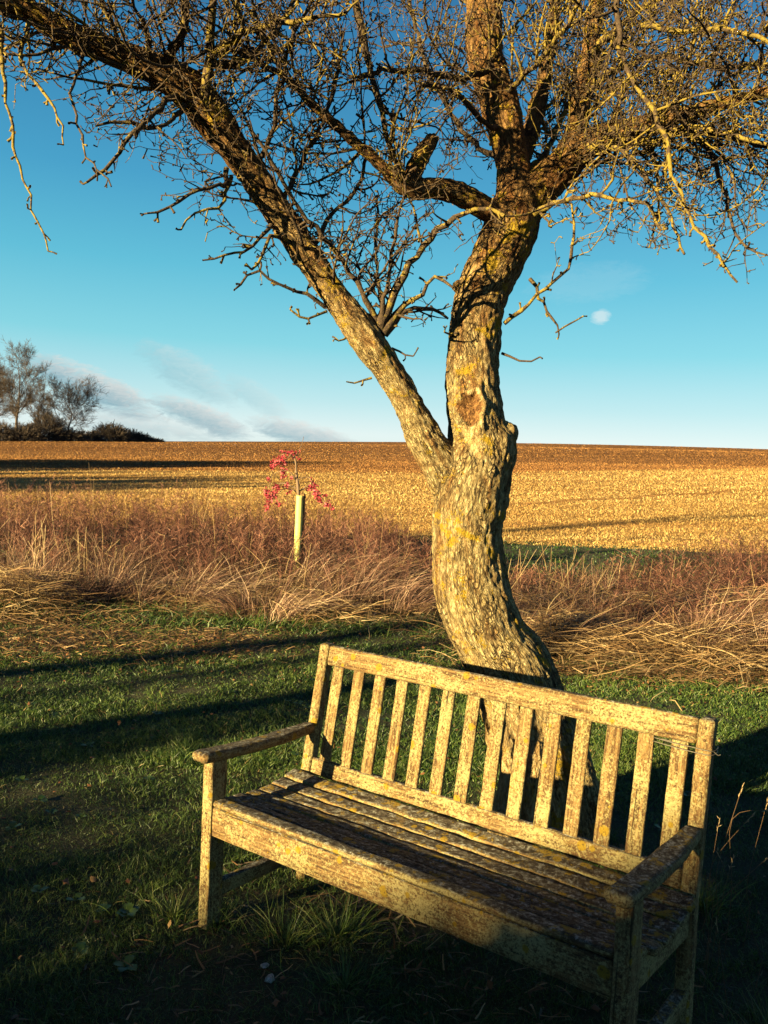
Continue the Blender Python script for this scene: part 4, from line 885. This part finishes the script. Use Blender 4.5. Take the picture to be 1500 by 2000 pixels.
def leaves():
    N = 1500; u = np.where(rng.random(N) < 0.6, rng.normal(7.35, 0.45, N), rng.uniform(2.3, 9, N)); tt = rng.uniform(-0.48, 0.48, N)
    tt = np.where((u > 6.8) & (u < 7.8) & (rng.random(N) < 0.85), np.where(rng.random(N) < 0.5, rng.uniform(0.13, 0.48, N), rng.uniform(-0.46, -0.14, N)), tt); l = tt * u
    c = np.stack([CAM[0] + FH[0] * u + RH[0] * l, CAM[1] + FH[1] * u + RH[1] * l, ground_z(u, l) + rng.uniform(0.012, 0.05, N)], 1)
    r = rng.uniform(0.006, 0.017, N); V = np.empty((N, 9, 3)); ang = np.arange(8) * np.pi / 4
    e1 = rng.normal(0, 1, (N, 3)); e1[:, 2] *= 0.35; e1 /= np.linalg.norm(e1, axis=1, keepdims=True); e2 = np.cross(e1, rng.normal(0, 0.3, (N, 3)) + np.array([0, 0, 1])); e2 /= np.linalg.norm(e2, axis=1, keepdims=True); e3 = np.cross(e1, e2)
    shp = np.array([1.35, 0.8, 0.75, 0.62, 1.0, 0.62, 0.75, 0.8])
    V[:, 0] = c
    for j in range(8):
        rj = r * shp[j] * rng.uniform(0.8, 1.15, N); V[:, j + 1] = c + e1 * (rj * np.cos(ang[j]))[:, None] + e2 * (rj * np.sin(ang[j]))[:, None] + e3 * (r * rng.uniform(0.0, 0.55, N) )[:, None]
    T = (np.arange(N)[:, None, None] * 9 + np.array([[0, j + 1, (j + 1) % 8 + 1] for j in range(8)])[None]).reshape(-1, 3)
    o = mesh_np('fallen_leaves', V.reshape(-1, 3), None, M_LEAF, None, {'rnd': np.repeat(rng.random(N), 9)}, T=T); tag(o, 'curled orange brown fallen leaves scattered over the lawn', 'leaves', kind='stuff')
leaves()
def rosettes():
    V = []; Q = []; A = []
    for _ in range(85):
        u = rng.uniform(2.0, 7.0); l = rng.uniform(-0.46, 0.40) * u; c = W(u, l, 0.012)
        if -0.1 < c[0] < 1.6 and 0 < c[1] < 0.6: continue
        for k in range(rng.integers(4, 8)):
            th = k * 1.3 + rng.normal(0, .3); L = rng.uniform(0.02, 0.05); w_ = L * rng.uniform(.25, .4); d = np.array([math.cos(th), math.sin(th), rng.uniform(.1, .6)]); d /= np.linalg.norm(d); sd = np.cross(d, [0, 0, 1]); sd /= np.linalg.norm(sd); n0 = len(V); rn = rng.random() * 0.6
            for i, (f, ww, dz_) in enumerate([(0.05, .15, 0), (.3, .8, .08), (.6, 1, .08), (.85, .6, 0), (1, .05, -.1)]):
                m_ = c + d * L * f + np.array([0, 0, dz_ * L]); V += [m_ - sd * w_ * ww, m_ + np.array([0, 0, -0.12 * w_]), m_ + sd * w_ * ww]; A += [rn] * 3
                if i: q = n0 + 3 * (i - 1); Q += [(q, q + 1, q + 4, q + 3), (q + 1, q + 2, q + 5, q + 4)]
    o = mesh_np('low_weeds', V, Q, M_GRASS, None, {'rnd': A}); tag(o, 'small broad-leaved weeds growing flat among the lawn grass', 'weeds', kind='stuff')
rosettes()
def seedheads():
    root = empty('seeding_grass', tuple(W(2.75, 1.22, 0))); tag(root, 'tall thin seeding grass stems leaning beside the bench\'s right end', 'grass clump')
    bag = Bag(); hb = Bag()
    for (x0, y0, x1, y1, d) in [(1400, 1700, 1450, 1535, 2.9), (1380, 1760, 1405, 1600, 2.8), (1390, 1690, 1470, 1590, 2.85), (1430, 1600, 1510, 1580, 2.9), (1400, 1800, 1432, 1675, 2.7), (1480, 1850, 1400, 1660, 2.75), (1380, 1790, 1510, 1665, 2.7), (1460, 1720, 1500, 1560, 3.0), (1420, 1960, 1400, 1800, 2.6)]:
        a_ = P(x0, y0, d); b_ = P(x1, y1, d); base = np.array([a_[0], a_[1], 0.0]); 
        tube(bag, spline([base, (base + a_) / 2 + 0.01, a_, b_], 4), np.linspace(0.0011, 0.0007, 13), 4, 0.35)
        dd = unit(b_ - a_)
        for k in range(8):
            q = b_ - dd * 0.006 * k; e = q + unit(dd + rng.normal(0, .35, 3)) * 0.014; tube(hb, [q, (q + e) / 2, e], [0.0006, 0.0013, 0.0004], 4, 0.95)
    s = bag.build('stem', M_STRAW, root); h = hb.build('seed_head', M_STRAW, root)
    for o in (s, h): o.location = tuple(-v for v in root.location)
seedheads()
def stones():
    m_, t, bs = new_mat('chalky_flint'); p = t.node('ShaderNodeTexCoord').outputs['Object']; n_ = t.noise(p, 60, 4, .7)
    t.l.new(t.ramp(n_, [(0.35, (0.16, 0.14, 0.12)), (0.65, (0.42, 0.39, 0.35))]), bs.inputs['Base Color']); bump(t, bs, n_, 0.003)
    for k, (x, y, r, lab) in enumerate([(517, 1892, 0.013, 'small pale flint on bare soil in front of the bench'), (527, 1918, 0.017, 'larger grey flint just below the pale one in front of the bench')]):
        d = P(x, y, 1) - CAM; s = -CAM[2] / d[2]; c = CAM + d * s; V = []; Q = []; n_ = 10
        for i in range(n_ + 1):
            for j in range(n_):
                th = math.pi * i / n_; ph = 2 * math.pi * j / n_; v = Vector((math.sin(th) * math.cos(ph), math.sin(th) * math.sin(ph), math.cos(th) * 0.7))
                q = 1 + 0.5 * noise.noise(v * 1.3 + Vector((k * 9, 0, 0))); V.append(np.array(v) * r * q)
        for i in range(n_):
            for j in range(n_): Q.append((i * n_ + j, (i + 1) * n_ + j, (i + 1) * n_ + (j + 1) % n_, i * n_ + (j + 1) % n_))
        o = mesh_np('flint', V, Q, m_); o.location = (c[0], c[1], r * 0.55); tag(o, lab, 'stone', 'flints in front of the bench')
stones()

# ------------------------------------------------------------------ sapling in its guard
def sapling():
    D = 11.5; top = P(586, 968, D); u, l = uv_of(top[None]); u = float(u[0]); l = float(l[0]); g = float(ground_z(u, l))
    base = W(u, l, g); gm, t, bs = new_mat('pale_plastic_guard'); p = t.node('ShaderNodeTexCoord').outputs['Object']
    n_ = t.noise(p, 22, 4, .7, .5); zz = t.node('ShaderNodeSeparateXYZ', ins={0: p}).outputs['Z']
    c = t.mix(t.math('MULTIPLY', t.mapr(n_, 0.47, 0.56), t.mapr(zz, 0.75, 0.35)), (0.42, 0.40, 0.13), (0.06, 0.06, 0.03)); t.l.new(c, bs.inputs['Base Color']); bs.inputs['Roughness'].default_value = 0.5
    tree = empty('spindle_sapling', tuple(base)); tag(tree, 'young sapling with drooping branches of bright pink-red leaves beside the lane', 'sapling')
    guard = empty('tree_guard', tuple(base)); tag(guard, 'pale yellow-green tube guard round the pink-leaved sapling\'s stem', 'tree guard')
    h = float(top[2] - g); V = []; Q = []; n_ = 20; r0 = 0.050
    rings = [(r0, 0), (r0 * .99, h * .3), (r0 * 1.01, h * .6), (r0, h * .97), (r0 * 1.08, h), (r0 * .86, h), (r0 * .86, 0)]
    for (r, z) in rings:
        for j in range(n_): V.append((r * math.cos(2 * math.pi * j / n_), r * math.sin(2 * math.pi * j / n_), z))
    for i in range(len(rings) - 1):
        for j in range(n_): Q.append((i * n_ + j, i * n_ + (j + 1) % n_, (i + 1) * n_ + (j + 1) % n_, (i + 1) * n_ + j))
    mesh_np('tube', V, Q, gm, guard, smooth=True)
    sb = Bag(); off = RH * 0.062 + np.array([0, 0, -0.0]); tube(sb, [off, off + [0, 0, h + 0.03]], 0.013, 8); stk = sb.build('stake', M_STRAW, guard)
    sm, t, bs = new_mat('sapling_bark'); bs.inputs['Base Color'].default_value = (0.12, 0.08, 0.055, 1)
    lm = mat_blades('pink_leaf', [(0.0, (0.14, 0.012, 0.025)), (0.5, (0.44, 0.04, 0.075)), (1.0, (0.66, 0.14, 0.16))], 0.5, 0.3)
    brs = [[(584, 975, 6), (582, 950, 5.5), (579, 925, 4.5), (578, 905, 3.2), (574, 892, 2.6), (567, 883, 2), (556, 886, 1.6), (542, 895, 1.3), (534, 915, 1)],
           [(578, 938, 2.5), (570, 925, 2), (558, 919, 1.6), (545, 921, 1.3), (536, 925, 1)], [(582, 955, 2.5), (565, 948, 2), (548, 944, 1.6), (530, 960, 1.2), (521, 990, 1)],
           [(584, 962, 2.5), (568, 956, 2), (553, 955, 1.5), (540, 970, 1)], [(584, 960, 2.5), (600, 950, 2), (612, 947, 1.6), (622, 965, 1.3), (640, 985, 1)],
           [(581, 942, 2), (588, 934, 1.6), (600, 932, 1.4), (608, 938, 1.2), (614, 955, 1)], [(576, 893, 1.2), (584, 880, 1), (590, 866, .9), (593, 853, .8)], [(570, 885, 1.2), (556, 905, 1), (553, 935, 1)], [(532, 918, 1), (530, 935, .9), (523, 960, .9)]]
    sbg = Bag()
    for r in brs:
        q = spline(np.array([[*P(x, y, D + 0.05 * math.sin(x)), 0.6 * w_ * D / FPX] for x, y, w_ in r]), 4); q[:, :3] -= base; tube(sbg, q[:, :3], q[:, 3], 6)
    st0 = P(584, 975, D) - base; tube(sbg, [np.zeros(3), np.array([st0[0] * .4, st0[1] * .4, h * 0.5]), st0], [0.018, 0.018, 0.017], 8)
    sbg.build('stem', sm, tree)
    # leaf clusters
    cl = [(565, 884, 16, 9, 60), (550, 895, 12, 8, 40), (538, 903, 10, 8, 40), (530, 912, 7, 7, 30), (553, 905, 6, 14, 40), (553, 925, 8, 10, 50), (525, 938, 5, 4, 12), (543, 950, 9, 8, 45), (536, 962, 9, 9, 50), (530, 974, 12, 9, 60), (521, 965, 6, 10, 40), (523, 985, 6, 8, 30), (521, 993, 5, 5, 18), (561, 951, 6, 7, 22), (565, 960, 5, 5, 14), (545, 984, 10, 5, 18), (612, 950, 9, 9, 50), (617, 963, 8, 9, 60), (622, 975, 8, 7, 40), (636, 968, 5, 4, 14), (640, 985, 7, 6, 30), (649, 991, 4, 4, 14), (583, 897, 4, 3, 7), (609, 938, 4, 5, 12), (569, 933, 3, 3, 6), (602, 954, 4, 4, 10)]
    V = []; T = []; A = []
    for (x, y, sx, sy, cnt) in cl:
        for _ in range(cnt):
            c = P(x + rng.normal(0, sx * .5), y + rng.normal(0, sy * .5), D + rng.normal(0, 0.06)) - base
            e1 = rdir(); e2 = unit(np.cross(e1, rdir())); nrm_ = np.cross(e1, e2); L = rng.uniform(0.015, 0.028); w_ = L * 0.6
            k = len(V); V += [c - e1 * L, c + e2 * w_ + nrm_ * w_ * .4, c + e1 * L, c - e2 * w_ + nrm_ * w_ * .4, c + nrm_ * w_ * 0.0]; r_ = rng.random(); A += [r_] * 5
            T += [(k, k + 1, k + 4), (k + 1, k + 2, k + 4), (k + 2, k + 3, k + 4), (k + 3, k, k + 4)]
    mesh_np('leaves', V, None, lm, tree, {'rnd': A}, T=T)
sapling()

# ------------------------------------------------------------------ far trees and hedge
fm, t_, b_ = new_mat('far_bark'); at_ = t_.node('ShaderNodeAttribute', attribute_name='rnd').outputs['Fac']
t_.l.new(t_.ramp(at_, [(0, (0.026, 0.021, 0.020)), (1, (0.075, 0.054, 0.043))]), b_.inputs['Base Color'])
def bare_tree(name, base, h, spread, seed, tw=0.02, nb=9, label='', cat='tree', group=None, trunk_h=0.25, lev=4, low=0.25, top_r=0.018, mat_=None, blen=1.0, tr=0.022):
    g = np.random.default_rng(seed); tb = Bag(); cb = Bag(); Ls = []; Rs = []; rn = []
    root = empty(name, tuple(base)); tag(root, label, cat, group)
    trunk = spline([(0, 0, -0.3), (g.normal(0, .02) * h, g.normal(0, .02) * h, h * .25), (g.normal(0, .03) * h, g.normal(0, .03) * h, h * .55), (g.normal(0, .05) * h, g.normal(0, .05) * h, h * .85)], 6)
    tube(tb, trunk, np.linspace(h * tr, h * 0.004, len(trunk)), 8, 0.4)
    def rec(p, d, L, r, lv):
        k = 5; pts = [p]; c = d
        for i in range(k):
            c = unit(c + g.normal(0, 0.13, 3) + np.array([0, 0, 0.07])); pts.append(pts[-1] + c * L / k)
        pts = np.array(pts); Ls.append(pts); Rs.append(np.linspace(r, max(top_r * 0.6, r * 0.45), k + 1)); rn.append(g.random())
        if lv <= 0: return
        for _ in range(nb if lv < lev else nb):
            j = g.integers(1, k + 1); dd = unit(pts[j] - pts[j - 1]); s_ = np.cross(dd, g.normal(size=3)); s_ /= np.linalg.norm(s_) + 1e-9
            rec(pts[j], unit(dd * 0.9 + s_ * 0.75), L * g.uniform(0.42, 0.68), max(top_r, r * 0.5), lv - 1)
    nmain = 11
    for i in range(nmain):
        f = low + (1 - low) * (i + g.random()) / nmain; j = min(len(trunk) - 1, int(f * (len(trunk) - 1))); th = i * 2.4 + g.normal(0, .3)
        d = unit(np.array([math.cos(th) * spread, math.sin(th) * spread, 0.6 + 0.9 * f])); rec(trunk[j], d, blen * h * g.uniform(0.26, 0.42) * (1.15 - 0.5 * f), h * 0.008 * (1.2 - 0.7 * f), lev - 2)
    batch_tubes(cb, Ls, Rs, rn, 3)
    tb.build('trunk', mat_ or fm, root, True); cb.build('crown', mat_ or fm, root)
    return root
def far_at(px, u):
    t = (px - 750) / FPX; l = t * u; return W(u, l, float(ground_z(u, l)))
fs = 0
for (px, u, h, sp, nb, lab) in [(28, 150, 13.6, 1.2, 8, 'tallest bare tree of the far group, at the left picture edge'), (130, 158, 8.8, 2.0, 8, 'round-crowned bare tree right of the tallest far tree'), (72, 170, 9.4, 0.9, 7, 'thin bare tree standing between the two big far trees'),
                              (-30, 160, 12.5, 1.0, 9, 'bare far tree cut by the left picture edge')]:
    fs += 1; bare_tree('bare_tree', far_at(px, u), h, sp, 40 + fs, nb=nb, label=lab, group='bare trees on the far field edge', lev=5, top_r=0.017, blen=1.75 if sp > 1.5 else 1.15)
def shrub(name, base, r, h, seed, N, label, cat, group, mat_=None, tw=0.03):
    g = np.random.default_rng(seed); root = empty(name, tuple(base)); tag(root, label, cat, group)
    Ls = []; Rs = []; rn = []
    for _ in range(N):
        th = g.uniform(0, 6.28); ph = math.acos(g.uniform(0, 1)); R0 = g.uniform(0.35, 1.0) ** 0.6
        e = np.array([math.sin(ph) * math.cos(th) * r, math.sin(ph) * math.sin(th) * r, math.cos(ph) * h]) * R0 * (1 + 0.18 * noise.noise(Vector((th * 1.5, ph * 3, seed))))
        s0 = e * g.uniform(0.55, 0.85); mid = (s0 + e) / 2 + g.normal(0, 0.04, 3) * r
        Ls.append(np.array([s0, mid, e])); Rs.append(np.array([tw, tw * .8, tw * .5])); rn.append(g.random())
        for k in range(4):
            q = s0 + (e - s0) * g.uniform(0.3, 1); dd = unit((e - s0) / (np.linalg.norm(e - s0) + 1e-6) + g.normal(0, .7, 3)) * 0.16 * (r + h) / 2 * g.uniform(.5, 1)
            Ls.append(np.array([q, q + dd * .5 + g.normal(0, .01, 3) * r, q + dd])); Rs.append(np.array([tw * .6, tw * .5, tw * .4])); rn.append(g.random())
    cb = Bag(); batch_tubes(cb, Ls, Rs, rn, 3); cb.build('crown', mat_ or fm, root)
    tb = Bag()
    for _ in range(7):
        th = g.uniform(0, 6.28); e = np.array([math.cos(th) * r * .5, math.sin(th) * r * .5, h * .65]); tube(tb, spline([np.array([math.cos(th) * .08 * r, math.sin(th) * .08 * r, -0.1]), e * [.3, .3, .5], e], 3), np.linspace(tw * 2.2, tw, 7), 5, .3)
    tb.build('stem', mat_ or fm, root); return root
k = 0
for (px, u, r, h, N, lab) in [(-10, 150, 4.5, 3.6, 700, 'dark thicket at the foot of the far trees, at the picture edge'), (45, 152, 4.2, 3.4, 700, 'dark thicket below the tallest far tree'), (88, 156, 4.5, 5.5, 800, 'tall dark thicket between the two big far trees'), (130, 158, 4.2, 2.6, 600, 'low thicket below the round-crowned far tree'), (172, 165, 3.4, 2.3, 500, 'low bush just left of the big rounded bush'),
                             (212, 172, 4.8, 4.0, 900, 'big rounded dark bush right of the far trees'), (250, 176, 3.8, 3.0, 700, 'rounded dark bush, second right of the far trees'), (277, 182, 2.8, 2.0, 400, 'small dark bush near the hedge\'s right end'), (300, 188, 2.6, 1.3, 300, 'last and lowest bush, at the hedge\'s right end')]:
    k += 1; shrub('bush', far_at(px, u), r, h, 70 + k, N, lab, 'bush', 'bushes on the far field edge', tw=0.05)

# ------------------------------------------------------------------ behind the viewpoint: hedge and shrubs added for shade, trees throwing long shadows
AS = np.array([math.sin(a), math.cos(a), 0]); ES = np.array([math.cos(a), -math.sin(a), 0])     # down-sun and across-sun
def qs(q, s): return ES * q + AS * s
hm, t_, b_ = new_mat('hedge_leaf'); b_.inputs['Base Color'].default_value = (0.03, 0.045, 0.015, 1)
def hedge(name, s0, prof, label):
    """unseen shade hedge as a shell of leaves round a solid heart; prof: list of (q, height)"""
    root = empty(name, tuple(qs(prof[0][0], s0))); tag(root, label, 'hedge')
    qa = np.array([p[0] for p in prof]); ha = np.array([p[1] for p in prof]); qq = np.arange(qa[0], qa[-1], 0.12); V = []; Q = []
    for q in qq:
        h = np.interp(q, qa, ha) - 0.08; w = 0.45
        for (dy, z) in ((-w, -0.1), (-w, h * .8), (-w * .6, h), (w * .6, h), (w, h * .8), (w, -0.1)): V.append(qs(q, s0 + dy) + np.array([0, 0, z + 0.05 * noise.noise(Vector((q * 3, dy * 3, z * 2)))]))
    for i in range(len(qq) - 1):
        for j in range(5): Q.append((i * 6 + j, i * 6 + j + 1, (i + 1) * 6 + j + 1, (i + 1) * 6 + j))
    Q += [(0, 1, 2, 3), (0, 3, 4, 5)]; b0 = (len(qq) - 1) * 6; Q += [(b0 + 3, b0 + 2, b0 + 1, b0), (b0 + 5, b0 + 4, b0 + 3, b0)]
    o = mesh_np('heart', V, Q, hm, root); o.location = tuple(-v for v in root.location)
    N = 26000; q = rng.uniform(qa[0], qa[-1], N); h = np.interp(q, qa, ha); side = rng.random(N)
    z = np.where(side < 0.4, h, rng.uniform(0, 1, N) * h); dy = np.where(side < 0.4, rng.uniform(-.4, .4, N), np.where(side < .7, -.48, .48))
    c = ES[None] * q[:, None] + AS[None] * (s0 + dy)[:, None]; c[:, 2] = z + rng.normal(0, .06, N); c += rng.normal(0, .04, (N, 3))
    d = rng.normal(size=(N, 3)); V, Q, A = ribbons(c, d, rng.uniform(.04, .08, N), rng.uniform(.03, .05, N), rng.normal(0, .1, (N, 3)), 1, tip=.5)
    o = mesh_np('leaves', V, Q, hm, root, {'rnd': A}); o.location = tuple(-v for v in root.location)
hedge('hedge', -16.0, [(-9.0, 2.2), (-5.0, 2.3), (-3.5, 2.5), (-2.7, 2.75), (-1.2, 3.02), (0.0, 3.10), (0.45, 3.25), (0.92, 3.52), (1.46, 3.85), (2.2, 4.25), (3.2, 4.6), (5, 4.8), (9, 4.9), (14, 5.0)], 'unseen hedge added behind the viewpoint, its rising outline shaped to shade the foreground')  # added out of view; height profile shaped to set the shadow edge
for i_, (q_, s_, h_) in enumerate([(-2.05, -17.2, 4.15), (-1.3, -17.4, 3.75), (-0.75, -17.1, 3.6)]):  # unseen shrubs added to break up the sun on the left lawn
    shrub('shade_shrub', qs(q_, s_), 0.62, h_, 300 + i_, (1500, 700, 600)[i_], 'leafless shrub added behind the hedge for broken shade, %s from the left' % ['first', 'second', 'third'][i_], 'shrub', 'unseen shrubs added behind the hedge for shade', tw=0.010)
def pole_tree(q, s, h, r, seed, label, crown_h=None):
    bare_tree('bare_tree', qs(q, s), h, 0.5, seed, nb=4, label=label, group='bare trees behind the viewpoint', lev=3, low=0.6, top_r=0.02, tr=r)
bb2 = [(-2.50, -19, 13.5, 0.016, 'bare tree behind the hedge, nearest the bench line'), (-3.08, -26, 7.5, 0.009, 'slim bare tree behind the hedge, second leftward'), (-4.25, -22, 12, 0.022, 'bare tree behind the hedge, third leftward'), (-10.2, -24, 11, 0.022, 'bare tree behind the hedge, fourth leftward')]
for q, s, h, r_, lab in bb2: pole_tree(q, s, h, r_, int(abs(q) * 10), lab)
# trees beyond the left edge, whose shadows lie across the field
for i, (u, l, h) in enumerate([(24, -57, 12), (19, -58, 12), (13.5, -59, 12), (-1, -51, 10), (-6, -52, 9.5), (29, -60, 11), (21.5, -62, 12), (16, -62, 12), (5, -57, 10)]):
    bare_tree('bare_tree', W(u, l, float(ground_z(u, l))), h, 0.9, 200 + i, nb=10, label='bare tree beyond the left edge, %s along the field margin' % ['first', 'second', 'third', 'fourth', 'fifth', 'sixth', 'seventh', 'eighth', 'ninth'][i], group='bare trees left of the view', lev=4, low=0.05, top_r=0.09, blen=1.6)
